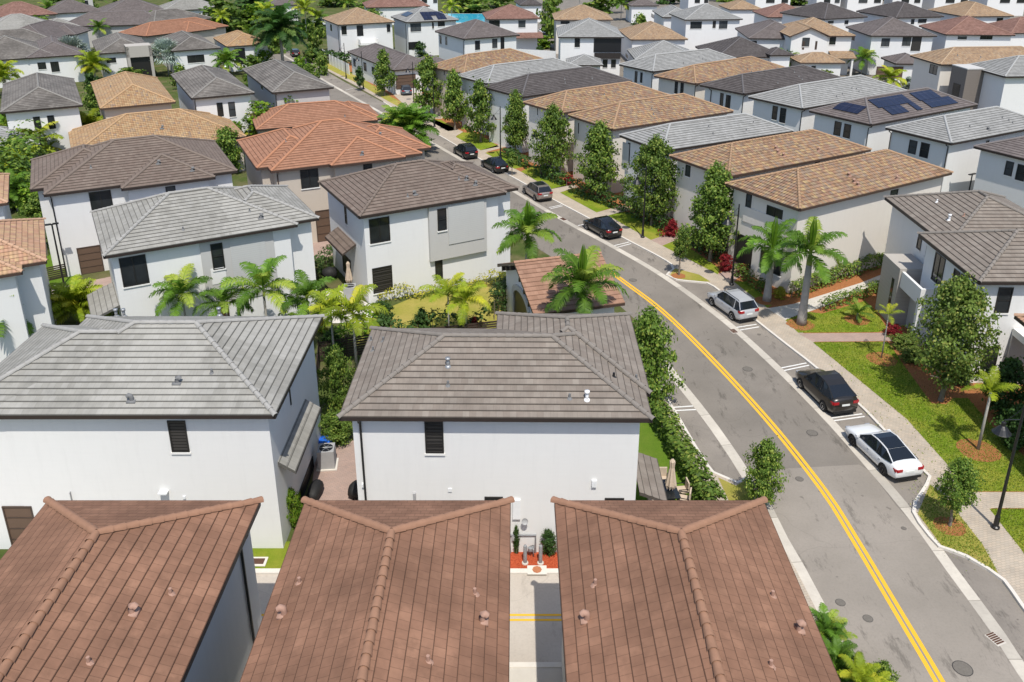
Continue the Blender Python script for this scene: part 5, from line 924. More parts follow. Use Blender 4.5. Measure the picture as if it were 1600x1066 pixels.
# ------------------------------------------------------------ street furniture
def lathe(mb, prof, n=14, o=(0, 0, 0), M4=None, m=None):
    rs = []
    for r, z in prof: rs.append([Vector((o[0]+r*math.cos(2*math.pi*k/n), o[1]+r*math.sin(2*math.pi*k/n), o[2]+z)) for k in range(n)])
    if M4 is not None: rs = [[M4 @ p for p in q] for q in rs]
    for i in range(len(rs)-1):
        for k in range(n): mb.face([rs[i][k], rs[i][(k+1) % n], rs[i+1][(k+1) % n], rs[i+1][k]], None, m)
def lamp_post(label, x, y, H=7., arm=.8, rz=math.pi, zb=.12, group='black lamp posts along the main road'):
    b = at(x, y, zb); o = thing('street_lamp', label, 'street lamp', (b.x, b.y, zb), rz, group)
    mb = MB(); lathe(mb, [(.2, 0), (.2, .1), (.13, .16), (.12, .7), (.085, .8), (.07, H*.5), (.055, H), (0, H+.05)], 12); link('pole', mb.mesh('pole', 'metal_black', True), o)
    z = H-.95; mb = MB(); mb.tube([(0, 0, z), (arm*.6, 0, z), (arm, 0, z-.02), (arm, 0, z-.12)], .025, 6); mb.tube([(0, 0, z+.7), (arm*.5, 0, z+.22), (arm*.8, 0, z+.02)], .014, 5); link('arm', mb.mesh('arm', 'metal_black'), o)
    mb = MB(); lathe(mb, [(.02, -.1), (.1, -.14), (.11, -.32), (.15, -.36), (.24, -.46), (.4, -.68), (.43, -.7), (.39, -.69), (.2, -.48)], 16, (arm, 0, z)); lh_ = link('lantern', mb.mesh('lantern', 'metal_black', True), o)
    mb = MB(); lathe(mb, [(0, -.66), (.12, -.62), (.16, -.5), (.1, -.45)], 12, (arm, 0, z)); link('bulb_glass', mb.mesh('bulb_glass', 'headlight', True), lh_); return o
for x, y, H, l in ((1555, 825, 7.2, 'black lamp post with bell lantern at the right edge, nearest the viewer'), (1143, 445, 7., 'black lamp post beside the silver car, before the cream house'), (1004, 371, 7., 'black lamp post behind the black coupe crossover, among the street trees'),
    (846, 277, 6.6, 'black lamp post beyond the champagne car'), (782, 247, 6.6, 'black lamp post behind the two black parked cars'), (679, 198, 7., 'black lamp post in front of the farthest orange roofed house'), (647, 160, 6.6, 'black lamp post on the driveway corner beside the grey parked car'),
    (568, 139, 6.6, 'black lamp post left of the one storey mauve house windows'), (541, 123, 6.6, 'farthest black lamp post, against the white fence')):
    lamp_post(l, x, y, H)
def twin_post(label, x, y, yt, zb=0.):
    b = at(x, y, zb); H = height(x, y, yt); o = thing('area_light', label, 'lamp post', (b.x, b.y, zb), .5); mb = MB(); mb.tube([(0, 0, 0), (0, 0, H)], [.08, .06], 8); mb.tube([(0, 0, 0), (0, 0, .12)], .16, 10); link('pole', mb.mesh('pole', 'metal_black'), o)
    for s in (-1, 1): mb = MB(); mb.box((.05 if s > 0 else -.5, -.13, H-.06), (.5 if s > 0 else -.05, .13, H+.03)); link('lamp_head', mb.mesh('lamp_head', 'metal_black'), o)
twin_post('black twin headed lane light between the lane and the left white houses', 100, 444, 350); twin_post('black twin headed lane light behind the cream house at right', 1508, 330, 272)
# ------------------------------------------------------------ cars
def car(label, fw, rw, paint_, kind='suv', L=4.6, Wd=1.85, H=1.65, wb=2.7, roofm=None, rimm='rim', rails=False, flip=False):
    """fw, rw: pixels where the left front and left rear tyre touch the road; the nose points away from the viewer"""
    a, b = at(*fw), at(*rw); d = (a-b).normalized(); ang = math.atan2(d.y, d.x); side = Vector((d.y, -d.x, 0)); m_ = (a+b)/2+side*(Wd/2-.1)
    if flip: ang += math.pi
    o = thing('parked_car', label, 'car', (m_.x, m_.y, .012), ang, 'cars parked in the bays' if kind != 'drive' else None)
    w2 = Wd/2; F, B = L/2+.03, -L/2+.03; hood = H*.6; belt = H*.62; tail = {'suv': H*.66, 'sedan': H*.72, 'coupe': H*.7, 'drive': H*.66}[kind]
    st = [(F, .55, .55, .8), (F-.08, .42, .62, .86), (F-.3, .26, hood*.83, .95), (F-.7, .22, hood*.93, .99), (F-1.15, .2, hood, 1.), (F-1.6, .19, belt, 1.), (0, .19, belt+.01, 1.), (-.9, .19, belt+.03, 1.), (B+1.0, .2, belt+.05, 1.), (B+.55, .24, tail, .99), (B+.22, .3, tail*.985, .95), (B+.06, .36, tail*.93, .9), (B, .46, tail*.75, .86)]
    mb = MB(); rings = []
    for x, zb, zt, wf in st:
        w_ = w2*wf; rings.append([Vector((x, s*w_*a_, zb+(zt-zb)*t)) for s, lst in ((1, ((.0, 0), (.88, 0), (.97, .14), (1., .38), (.99, .62), (.95, .85), (.86, .97), (.5, 1.02), (0, 1.035))), (-1, ((.5, 1.02), (.86, .97), (.95, .85), (.99, .62), (1., .38), (.97, .14), (.88, 0)))) for a_, t in lst])
    n = len(rings[0])
    for i in range(len(rings)-1):
        for k in range(n): mb.face([rings[i][k], rings[i+1][k], rings[i+1][(k+1) % n], rings[i][(k+1) % n]])
    mb.face(rings[0]); mb.face(rings[-1][::-1])
    me = mb.mesh('body', paint_)
    import bmesh
    bm = bmesh.new(); bm.from_mesh(me); bmesh.ops.remove_doubles(bm, verts=bm.verts, dist=.002); bmesh.ops.recalc_face_normals(bm, faces=bm.faces)
    for f in bm.faces: f.smooth = True
    bm.to_mesh(me); bm.free(); body = link('body', me, o)
    # greenhouse: windscreen base, windscreen head, roof, rear head, rear base
    if kind in ('suv', 'drive'): g = [(F-1.25, belt-.04, .9, .9), (F-1.95, H-.07, .72, .84), (F-2.5, H, .73, .87), (B+.95, H-.03, .71, .86), (B+.5, H-.1, .69, .85), (B+.12, belt+.1, .86, .88)]
    elif kind == 'sedan': g = [(F-1.3, belt-.04, .88, .88), (F-2.15, H-.06, .66, .86), (F-2.7, H, .67, .88), (B+1.75, H-.05, .65, .87), (B+1.3, H-.13, .64, .86), (B+.5, tail-.03, .8, .8)]
    else: g = [(F-1.3, belt-.04, .88, .88), (F-2.05, H-.06, .67, .86), (F-2.6, H, .68, .87), (B+1.6, H-.06, .66, .86), (B+1.1, H-.17, .65, .85), (B+.25, tail-.02, .82, .84)]
    gl, rp, pl = MB(), MB(), MB()
    zb_ = [max(belt-.02, 0)]*len(g)
    for i in range(len(g)-1):
        (x0, z0, w0, b0), (x1, z1, w1, b1) = g[i], g[i+1]
        A, Bp = (x0, w0*w2, z0), (x1, w1*w2, z1); A2, B2 = (x0, -w0*w2, z0), (x1, -w1*w2, z1)
        tgt = rp if 0 < i < len(g)-2 else gl
        tgt.face([A, A2, B2, Bp])
        Lb, Rb = (x0, .94*w2, belt-.03), (x1, .94*w2, belt-.03)
        if i == 0: Lb = (x0, .93*w2, z0)
        if i == len(g)-2: Rb = (x1, .92*w2, z1)
        gl.face([A, Bp, Rb, Lb]); gl.face([(A[0], -A[1], A[2]), (Lb[0], -Lb[1], Lb[2]), (Rb[0], -Rb[1], Rb[2]), (Bp[0], -Bp[1], Bp[2])])
    for s in (-1, 1):
        for i in range(len(g)-1):
            (x0, z0, w0, _a), (x1, z1, w1, _b) = g[i], g[i+1]; rp.tube([(x0, s*w0*w2, z0-.01), (x1, s*w1*w2, z1-.01)], .035 if i in (0, len(g)-2) else .03, 5)
        xm = g[2][0]-.35; pl.tube([(xm, s*.7*w2, H-.03), (xm-.03, s*.935*w2, belt-.02)], .02, 4)
        (rp if kind == 'suv' and not roofm else pl).tube([(g[3][0]+.0, s*.7*w2, H-.06), (g[3][0]-.12, s*.935*w2, belt)], .035 if kind == 'suv' else .02, 4)
    link('windows', gl.mesh('windows', 'car_glass'), o)
    link('roof_frame', rp.mesh('roof_frame', paint_), o); link('pillars', pl.mesh('pillars', 'metal_black'), o)['kind'] = 'stuff'
    if roofm:
        mb = MB(); mb.face([(g[1][0]-.05, .6*w2, g[1][1]+.012), (g[2][0], .62*w2, H+.01), (g[2][0], -.62*w2, H+.01), (g[1][0]-.05, -.6*w2, g[1][1]+.012)]); mb.face([(g[2][0], .62*w2, H+.01), (g[3][0], .6*w2, g[3][1]+.012), (g[3][0], -.6*w2, g[3][1]+.012), (g[2][0], -.62*w2, H+.01)])
        if kind != 'suv': mb.face([(g[3][0], .6*w2, g[3][1]+.012), (g[4][0], .59*w2, g[4][1]+.012), (g[4][0], -.59*w2, g[4][1]+.012), (g[3][0], -.6*w2, g[3][1]+.012)])
        link('sunroof', mb.mesh('sunroof', roofm), o)
    for sx in (1, -1):
        for s in (-1, 1):
            x = sx*wb/2; r = H*.2 if kind in ('suv', 'drive') else .33; yy = s*(w2-.09); wh = link('wheel', None, o, (x, yy, r)); 
            bpy.data.objects.remove(wh)
            mb = MB(); q = Matrix.Rotation(math.pi/2, 4, 'X'); lathe(mb, [(r*.62, -.1), (r*.9, -.11), (r, -.07), (r, .07), (r*.9, .11), (r*.62, .1), (r*.58, 0)], 20, M4=q); wh = link('wheel', mb.mesh('wheel', 'rubber', True), o, (x, yy, r))
            mb = MB()
            for k in range(5):
                t = 2*math.pi*k/5; c, sn = math.cos(t), math.sin(t); e = s*.085
                mb.face([(c*.03-sn*.05, e, sn*.03+c*.05), (c*r*.64-sn*.035, e, sn*r*.64+c*.035), (c*r*.64+sn*.035, e, sn*r*.64-c*.035), (c*.03+sn*.05, e, sn*.03-c*.05)])
            lathe(mb, [(r*.56, s*-.095), (r*.65, s*-.105)], 20, M4=q); lathe(mb, [(0, s*-.09), (.05, s*-.09)], 10, M4=q); link('rim', mb.mesh('rim', rimm), wh)
            mb = MB(); nn = 14; mb.face([(x+(r+.07)*math.cos(math.pi*k/nn), s*(w2+.003)*.997, r+(r+.07)*math.sin(math.pi*k/nn)) for k in range(nn+1)]+[(x-r-.07, s*w2*.997, .24), (x+r+.07, s*w2*.997, .24)]); link('wheel_arch', mb.mesh('wheel_arch', 'rubber'), body)
    for s in (-1, 1):
        zt = tail*.8 if kind != 'suv' else tail*.88
        mb = MB(); mb.box((B-.012, s*w2*.5 if s > 0 else -w2*.86, zt-.1), (B+.1, w2*.86 if s > 0 else -w2*.5, zt+.06)); mb.box((B+.05, s*w2*.84 if s > 0 else -w2*.93, zt-.1), (B+.3, w2*.93 if s > 0 else -w2*.84, zt+.06)); link('taillight', mb.mesh('taillight', 'taillight'), body)
        mb = MB(); mb.box((F-.32, min(s*w2*.55, s*w2*.84), hood*.6), (F-.055, max(s*w2*.55, s*w2*.84), hood*.72)); link('headlight', mb.mesh('headlight', 'headlight'), body)
        mb = MB(); mb.box((F-1.6, min(s*(w2-.03), s*(w2+.17)), belt), (F-1.46, max(s*(w2-.03), s*(w2+.17)), belt+.13)); link('wing_mirror', mb.mesh('wing_mirror', paint_), o)
        if rails: mb = MB(); mb.tube([(g[1][0]-.1, s*.66*w2, H-.02), (g[1][0]-.2, s*.66*w2, H+.045), (g[4][0]+.2, s*.64*w2, H+.02), (g[4][0]+.1, s*.64*w2, H-.05)], .02, 5); link('roof_rail', mb.mesh('roof_rail', 'metal_black'), o)
        mb = MB(); mb.box((-.1, s*w2*.985-.01, belt-.17), (.06, s*w2*.985+.014, belt-.145)); mb.box((-1.1, s*w2*.985-.01, belt-.16), (-.94, s*w2*.985+.014, belt-.135)); link('door_handle', mb.mesh('door_handle', paint_), body)
    mb = MB(); mb.box((B-.02, -.26, tail*.62), (B+.02, .26, tail*.62+.12)); link('number_plate', mb.mesh('number_plate', 'plate'), body)
    mb = MB(); mb.box((B-.01, -w2*.8, .28), (B+.1, w2*.8, .42)); link('rear_bumper_trim', mb.mesh('bumper_trim', 'rubber'), body); mb = MB(); mb.box((F-.13, -w2*.75, .3), (F-.0, w2*.75, .44)); link('grille', mb.mesh('grille', 'rubber'), body)
    return o
car('white sedan with black roof and dark wheels in the bay nearest the viewer', (1333.5, 697), (1378.6, 740.5), 'paint_white', 'sedan', 4.85, 1.86, 1.5, 2.83, 'car_glass', 'rim_dark')
car('dark bronze crossover with silver wheels, parked just ahead of the white sedan', (1252.5, 608), (1285, 640.5), 'paint_bronze', 'coupe', 4.65, 1.9, 1.8, 2.75)
car('silver crossover with roof rails parked beyond the second parking bay mark', (1114, 478.4), (1143.3, 499.6), 'paint_silver', 'suv', 4.6, 1.85, 1.7, 2.73, rails=True)
car('glossy black coupe crossover parked below the second cream house', (917.5, 359), (941, 372.5), 'paint_black', 'coupe', 4.6, 1.85, 1.62, 2.75)
car('champagne coloured crossover with black sunroof, parked mid street', (820, 303), (837, 314.5), 'paint_champagne', 'suv', 4.5, 1.84, 1.68, 2.7, 'car_glass')
car('black car nearer the viewer of the two parked in front of the charcoal roofed house', (754, 261), (773, 271.5), 'paint_black', 'coupe', 4.6, 1.84, 1.55, 2.75)
car('black car with chrome rear strip, farther of the two at the charcoal roofed house', (711, 240.5), (725, 249), 'paint_black', 'suv', 4.5, 1.84, 1.65, 2.7)
car('blue grey station wagon on the driveway of the one storey mauve house', (621, 143), (630, 152), 'paint_blue_grey', 'suv', 4.6, 1.84, 1.65, 2.7, rails=True)
car('dark car half hidden under the huge dark palm', (452, 84), (459, 92), 'paint_black', 'suv', 4.5, 1.84, 1.6, 2.7)
car('white van far away behind the huge palm', (487, 40), (505, 41), 'paint_white', 'suv', 5.2, 1.95, 2.1, 3.1)
car('white car beside the red brown roofed house at the top', (842, 50), (843, 56), 'paint_white', 'sedan', 4.6, 1.84, 1.5, 2.7)
# ------------------------------------------------------------ things in the yards
def ac_unit(label, x, y, s=.9, h=1.15, zb=.05):
    b = at(x, y, zb); o = thing('air_conditioner', label, 'air conditioner', (b.x, b.y, zb), .1)
    mb = MB(); mb.box((-s*.62, -s*.62, -.03), (s*.62, s*.62, .06)); link('pad', mb.mesh('pad', 'concrete_pale'), o)
    mb = MB(); mb.box((-s/2, -s/2, .06), (s/2, s/2, h)); [mb.box((-s/2-.006, -s/2+.04, .12+k*.08), (s/2+.006, s/2-.04, .14+k*.08)) for k in range(int((h-.25)/.08))]; c = link('cabinet', mb.mesh('cabinet', 'trim_grey'), o)
    mb = MB(); lathe(mb, [(s*.42, h+.004), (0, h+.004)], 20); link('fan_grille', mb.mesh('fan_grille', 'metal_black'), c); mb = MB(); [mb.tube([(0, 0, h+.02), (s*.4*math.cos(k*1.05), s*.4*math.sin(k*1.05), h+.02)], .012, 4) for k in range(6)]; lathe(mb, [(.1, h+.02), (0, h+.06)], 10); link('fan_guard', mb.mesh('fan_guard', 'galvanised'), c); return o
ac_unit('grey air conditioner on a pale pad beside the long white house', 512, 727); ac_unit('grey air conditioner standing on the pale patio of the umber roofed house', 548, 470, .95, 1.3, .03)
def blob(name, label, cat, x, y, w_, h, mat, zb=.05, rz=0, d=.6):
    b = at(x, y, zb); o = thing(name, label, cat, (b.x, b.y, zb), rz); mb = MB(); mb.tube([(-w_/2, 0, h*.35), (-w_*.4, 0, h*.42), (0, 0, h*.5), (w_*.4, 0, h*.42), (w_/2, 0, h*.35)], [d*.3, h*.42, h*.5, h*.44, d*.3], 10); link('cover', mb.mesh('cover', mat, True), o)
    mb = MB(); [mb.tube([(sx*w_*.35, sy*d*.2, 0), (sx*w_*.35, sy*d*.2, h*.4)], .03, 5) for sx in (-1, 1) for sy in (-1, 1)]; link('frame', mb.mesh('frame', 'metal_black'), o); return o
blob('covered_grill', 'black covered grill against the left wall of the centre house', 'covered grill', 557, 776, .9, .85, 'cover_black', rz=1.5, d=.4); blob('covered_grill', 'round black covered grill by the hedge, left of the umber roofed house', 'covered grill', 516, 436, 1.1, 1.1, 'cover_black', 0., .3)
blob('garden_furniture', 'black covered furniture in the shade under the long white house canopy', 'garden furniture', 493, 775, 1.3, .75, 'cover_black', rz=1.5)
b = at(509, 700, .05); o = thing('storage_bin', 'bright blue tub behind the air conditioner of the long white house', 'tub', (b.x, b.y, .05)); mb = MB(); lathe(mb, [(.35, 0), (.42, .5), (.45, .5), (.45, .55), (.4, .55), (.34, .05), (0, .05)], 18); link('tub', mb.mesh('tub', 'tarp_blue', True), o); mb = MB(); lathe(mb, [(0, .62), (.3, .6), (.46, .54), (.46, .5)], 18); link('lid', mb.mesh('lid', 'tarp_blue', True), o)
def parasol(label, x, y, yt, zb=.06):
    b = at(x, y, zb); H = height(x, y, yt); o = thing('parasol', label, 'parasol', (b.x, b.y, zb)); mb = MB(); mb.tube([(0, 0, 0), (0, 0, H)], .03, 8); link('pole', mb.mesh('pole', 'metal_black'), o); mb = MB(); lathe(mb, [(.28, 0), (.28, .06), (.06, .1)], 16); link('base', mb.mesh('base', 'iron'), o)
    mb = MB(); n = 16; pr = [(.02, H-.02), (.12, H-.2), (.1, H-.55), (.16, H-1.), (.24, H-1.6), (.16, H-1.75)]
    rs = [[Vector((r*(1+.3*(k % 2))*math.cos(2*math.pi*k/n), r*(1+.3*(k % 2))*math.sin(2*math.pi*k/n), z-(.12*(k % 2) if i == 5 else 0))) for k in range(n)] for i, (r, z) in enumerate(pr)]
    for i in range(len(rs)-1):
        for k in range(n): mb.face([rs[i][k], rs[i][(k+1) % n], rs[i+1][(k+1) % n], rs[i+1][k]])
    link('canopy', mb.mesh('canopy', 'canvas'), o)
parasol('closed beige parasol over the outdoor table, right of the centre house', 1046, 784, 716); parasol('closed beige parasol under the canopy of the umber roofed house', 547, 458, 408, .03)
b = at(1040, 782, .06); tb = thing('outdoor_table', 'dark glass topped outdoor table under the closed parasol', 'table', (b.x, b.y, .06), .1); mb = MB(); mb.box((-.55, -.8, .68), (.55, .8, .73)); link('tabletop', mb.mesh('tabletop', 'window_glass'), tb)
for sx in (-1, 1):
    for sy in (-1, 1): mb = MB(); mb.box((sx*.48-.03, sy*.72-.03, 0), (sx*.48+.03, sy*.72+.03, .68)); link('leg', mb.mesh('leg', 'wicker'), tb)
def chair(label, x, y, rz):
    b = at(x, y, .06); o = thing('outdoor_chair', label, 'chair', (b.x, b.y, .06), rz, 'beige chairs around the outdoor table'); mb = MB(); mb.box((-.28, -.28, .4), (.28, .28, .46)); link('seat', mb.mesh('seat', 'canvas'), o); mb = MB(); mb.box((-.33, -.28, .42), (-.26, .28, 1.0)); link('backrest', mb.mesh('backrest', 'canvas'), o)
    for sx in (-1, 1):
        for sy in (-1, 1): mb = MB(); mb.box((sx*.24-.02, sy*.24-.02, 0), (sx*.24+.02, sy*.24+.02, .4)); link('leg', mb.mesh('leg', 'metal_black'), o)
    for sy in (-1, 1): mb = MB(); mb.box((-.28, sy*.29-.02, .62), (.24, sy*.29+.02, .65)); mb.box((.2, sy*.29-.02, .4), (.24, sy*.29+.02, .62)); link('armrest', mb.mesh('armrest', 'metal_black'), o)
chair('beige chair at the house side of the outdoor table', 1020, 788, .1); chair('beige chair at the hedge side of the outdoor table, farther one', 1064, 776, math.pi+.1); chair('beige chair at the hedge side of the outdoor table, cut by the brown roof', 1068, 790, math.pi-.3); chair('beige chair at the far end of the outdoor table', 1034, 760, -math.pi/2)
# gas and water pipes at the back wall
b = at(822, 872, .05); o = thing('pipe_manifold', 'white and grey meter pipes between two round bollards at the back wall', 'meter pipes', (b.x, b.y, .05)); mb = MB(); mb.tube([(-.75, .35, 0), (-.75, .35, 1.05), (.45, .35, 1.05), (.45, .35, 0)], .045, 8); link('rail', mb.mesh('rail', 'galvanised'), o)
mb = MB(); mb.tube([(-.05, .2, 0), (-.05, .2, .6), (-.05, .0, .7), (-.05, -.1, .5)], .04, 8); mb.tube([(.2, .2, 0), (.2, .2, .5), (.35, .15, .62), (.35, .1, 0)], .04, 8); lathe(mb, [(.0, .35), (.12, .38), (.12, .52), (0, .55)], 12, (.2, .1, 0)); link('pipes', mb.mesh('pipes', 'galvanised', True), o); mb = MB(); mb.box((-.68, .3, .75), (-.5, .42, .98)); link('meter', mb.mesh('meter', 'trim_grey'), o)
for x, l in ((820.5, 'left grey bollard in the red mulch'), (844.5, 'right grey bollard in the red mulch')): b = at(x, 880, .05); o = thing('bollard', l, 'bollard', (b.x, b.y, .05)); mb = MB(); lathe(mb, [(.09, 0), (.09, .95), (.075, 1.02), (0, 1.04)], 14); link('post', mb.mesh('post', 'galvanised', True), o); mb = MB(); lathe(mb, [(.16, 0), (.15, .05), (.09, .06)], 14); link('footing', mb.mesh('footing', 'concrete'), o)
b = at(820, 812, 1.9); o = thing('satellite_dish', 'small grey satellite dish fixed to the back wall beside the meter box', 'satellite dish', (b.x, at(880, 863).y-.03, 1.9)); mb = MB(); mb.tube([(0, 0, 0), (0, -.2, .1)], .02, 6); link('bracket', mb.mesh('bracket', 'trim_grey'), o); mb = MB(); lathe(mb, [(.16, .06), (.1, .02), (0, 0)], 14, M4=Matrix.Translation((0, -.22, .12)) @ Matrix.Rotation(R(70), 4, 'X')); link('dish', mb.mesh('dish', 'trim_grey', True), o)
b = at(403, 878, .06); o = thing('valve_box', 'rust brown valve box framed in white concrete on the strip of grass', 'valve box', (b.x, b.y, .06)); mb = MB(); mb.box((-.42, -.3, -.03), (.42, .3, .03)); link('frame', mb.mesh('frame', 'concrete_pale'), o); mb = MB(); mb.box((-.3, -.18, .03), (.3, .18, .05)); link('lid', mb.mesh('lid', 'iron_rust'), o)
b = at(175, 456, .02); o = thing('valve_box', 'small brown valve box on the grass beside the lane kerb at left', 'valve box', (at(87, 451).x, at(87, 451).y, .03)); mb = MB(); mb.box((-.9, -.5, -.02), (.9, .5, .03)); link('frame', mb.mesh('frame', 'concrete_pale'), o); mb = MB(); mb.box((-.5, -.3, .03), (.5, .3, .05)); link('lid', mb.mesh('lid', 'iron_rust'), o)
# fences
def fence(label, px, h, slat, n, gap=.13, post='slat_brown', zb=0., sp=2.2, name='slat_fence'):
    pts = [at(*p, zb) for p in px]; o0 = pts[0]; o = thing(name, label, 'fence', (o0.x, o0.y, zb))
    for i in range(len(pts)-1):
        a, b = pts[i]-o0, pts[i+1]-o0; L = (b-a).length; q = Matrix.Translation(a) @ Matrix.Rotation(math.atan2((b-a).y, (b-a).x), 4, 'Z'); mb = MB()
        for k in range(n): z = .08+k*(h-.1)/n; mb.box((0, -.012, z), (L, .012, z+(h-.1)/n-gap*.45), q)
        link('slat_panel', mb.mesh('slat_panel', slat), o); m_ = max(1, round(L/sp))
        for k in range(m_+(i == len(pts)-2)): mb = MB(); mb.box((L*k/m_-.04, -.05, 0), (L*k/m_+.04, .05, h+.04), q); link('post', mb.mesh('post', post), o)
    return o
fence('brown slatted fence between the centre roof and the dry yard', [(500, 566), (585, 552), (700, 540), (800, 528)], 1.6, 'slat_brown', 8, .12)
fence('brown slatted fence up the side of the long white house yard', [(494, 640), (500, 566)], 1.6, 'slat_brown', 8, .12)
fence('brown slatted fence before the grass strip at the far left', [(75, 440), (118, 430)], 1.3, 'slat_brown', 7, .12)
fence('brown slatted screen at the left end of the light grey roofed house', [(146, 486), (178, 478)], 1.5, 'slat_brown', 7, .12)
fence('solid white vinyl fence along the distant pavement', [(546, 118), (516, 102), (505, 93)], 2.2, 'pvc', 1, .02, 'pvc')
fence('solid white vinyl fence left of the balcony house', [(800, 92), (868, 96)], 2.2, 'pvc', 1, .02, 'pvc')
# mail pavilion
pav, pvi = house('small gabled pavilion with rust tile roof and arched opening beside the road', ((777, 413), (834, 492), (870, 487)), 'tile_rust', 'stucco_white', 3.7, slope=.42, LU=6.6, main='gu', o=.55, fine=True, cat='pavilion', name='pavilion', course=.42, fascia='fascia_brown')
MI_ = pvi['MW'].inverted(); lv_ = pvi['lv']; mb = MB()
def arch(mb, u_, c, w_, h, th, col=None):
    n = 14; pts = [(c+w_/2*math.cos(math.pi*k/n), h+w_/2*.55*math.sin(math.pi*k/n)) for k in range(n+1)]; pts = [(c+w_/2, 0)]+pts+[(c-w_/2, 0)]; mb.face([(u_, v, z) for v, z in pts][::-1])
    return pts
pts = arch(mb, .53, lv_/2, 3.6, 2.2, 0); link('painted_arch_opening', mb.mesh('painted_arch_opening', 'metal_black'), pav)  # flat black sheet on the wall, painted in for the shade within the arch
mb = MB()
for i in range(len(pts)-1):
    (v0, z0), (v1, z1) = pts[i], pts[i+1]; cv = lv_/2; f = lambda v, z: (cv+(v-cv)*1.2, z*1.13+(.0 if z else 0)); a2, b2 = f(v0, z0), f(v1, z1)
    for uu in (.42,): mb.face([(uu, v0, z0), (uu, a2[0], a2[1]), (uu, b2[0], b2[1]), (uu, v1, z1)]); mb.face([(uu, a2[0], a2[1]), (.56, a2[0], a2[1]), (.56, b2[0], b2[1]), (uu, b2[0], b2[1])]); mb.face([(uu, v0, z0), (uu, v1, z1), (.56, v1, z1), (.56, v0, z0)])
link('arch_trim', mb.mesh('arch_trim', 'stucco_grey'), pav)
for k in range(-3, 4):
    if k == 0: continue
    vv = lv_/2+k*1.1; zz = 3.7-.25+.42*(lv_/2-abs(k)*1.1); mb = MB(); mb.box((.0, vv-.07, zz-.3), (.5, vv+.07, zz)); link('bracket', mb.mesh('bracket', 'fascia_dark'), pav)
# solar panels
def roofpt(inf, x, y, slope=.42):
    MI = inf['MW'].inverted(); z = inf['blks'][0][4]+.8
    for _ in range(30):
        p = MI @ at(x, y, z); zz = roof_z(inf['blks'], slope, p.x, p.y); z += .5*((inf['blks'][0][4] if zz < 0 else zz)-z)
    return p.x, p.y, z
def solar(inf, face, cells, slope=.42):
    """face 'S' or 'W'; cells: (along, up) lower corner and size in metres on the roof plane"""
    ze = inf['blks'][0][4]
    for a, d, wa, wd in cells:
        mb = MB(); z0, z1 = ze+slope*d+.08, ze+slope*(d+wd)+.08
        q = [(a, d, z0), (a+wa, d, z0), (a+wa, d+wd, z1), (a, d+wd, z1)] if face == 'S' else [(d, a+wa, z0), (d, a, z0), (d+wd, a, z1), (d+wd, a+wa, z1)]
        mb.face([(p[0], p[1], p[2]+.05) for p in q], None, 'solar_cell'); 
        for i in range(4): p, r_ = q[i], q[(i+1) % 4]; mb.face([p, r_, (r_[0], r_[1], r_[2]+.05), (p[0], p[1], p[2]+.05)], None, 'metal_black')
        link('solar_panel', mb.mesh('solar_panel', 'solar_cell'), inf['roof'])
solar(s5i, 'W', [(2.7, 1.1, 1.65, 1.5), (4.4, 1.1, 1.65, 1.5)][:2])
solar(s5i, 'S', [(4.0+1.03*k, 2.15, 1., 1.55) for k in range(6)]+[(4.6+1.03*k, .75, 1., 1.36) for k in (0, 1, 2)]+[(9.2, .75, 1., 1.36)]+[(11.6+1.03*k, 2.15, 1., 1.55) for k in range(4)]+[(11.9+1.03*k, .75, 1., 1.36) for k in range(5)])
# ------------------------------------------------------------ right hand white houses
t1, t1i = house('white modern house with mauve grey roof and tall dark windows behind the large olive tree', ((1436, 366), (1530, 441), (1680, 441)), 'tile_brown_grey', 'stucco_white', 7.5, o=.5, LU=11., LV=8.6, fine=True,
    extra=[(.95, 6.2, 10.5, 17.)],
    wins=[(0, 'S', 1561, 449, 1575, 489, 'g'), (0, 'S', 1539, 541, 1554, 577, 'g'), (0, 'W', 1463, 393, 1470, 449, 'g'), (0, 'W', 1503, 427, 1518, 478, 'g'), (0, 'W', 1492, 419, 1496, 452, 'b'), (1, 'W', 1435, 370, 1438, 392, 'g'), (1, 'W', 1449, 384, 1447, 402, 'g')],
    vents=[(1464, 316, 'pipe', 'vent_white'), (1483, 344, 'stack', 'vent_white'), (1506, 338, 'pipe', 'vent_pink')],
    boxes=[('entry_tower', 'stone_taupe', [((-.75, 8.8, 0), (1.3, 11.8, 4.7))]), ('balcony', 'stucco_white', [((-.6, 5.6, 3.3), (-.4, 8.78, 4.5)), ((-.4, 5.6, 3.3), (.44, 8.78, 3.6)), ((-.4, 5.6, 3.6), (.44, 5.8, 4.5)), ((-.6, 5.6, 0), (.44, 5.9, 3.28))]),
           ('entry_recess', 'stucco_warm_grey', [((.3, 5.95, 0), (.42, 8.75, 3.25))]), ('tower_slot', 'window_glass', [((-.77, 9.4, 1.2), (-.74, 9.8, 3.6))]), ('porch_roof', 'trim_white', [((3.0, -1.1, 3.7), (7, .44, 4.15))]), ('shaded_porch_wall', 'stucco_grey', [((3.0, .3, 0), (7, .44, 3.68))])])  # wall panel under the porch roof: darker stucco paints in its shade
house('white house with a barrel tile eave just entering at the right edge', ((1612, 498), (2100, 900), (2600, 900)), 'tile_pink_blend', 'stucco_white', 7.5, o=.7, LU=10., LV=12.) if False else None
_b = Vector((28.15, 31.0, 7.5))
def pxof(p):
    d = p-CAMO; dd = d.y*_c-d.z*_s; up_ = d.y*_s+d.z*_c; return (CX0+CF*d.x/dd, CY0-CF*up_/dd)
house('white house at the right edge, only its barrel tile eave and wall corner showing', (pxof(_b+Vector((0, 12.4, 0))), pxof(_b), pxof(_b+Vector((10, 0, 0)))), 'tile_pink_blend', 'stucco_white', 7.5, o=1.1, fascia='fascia_brown')
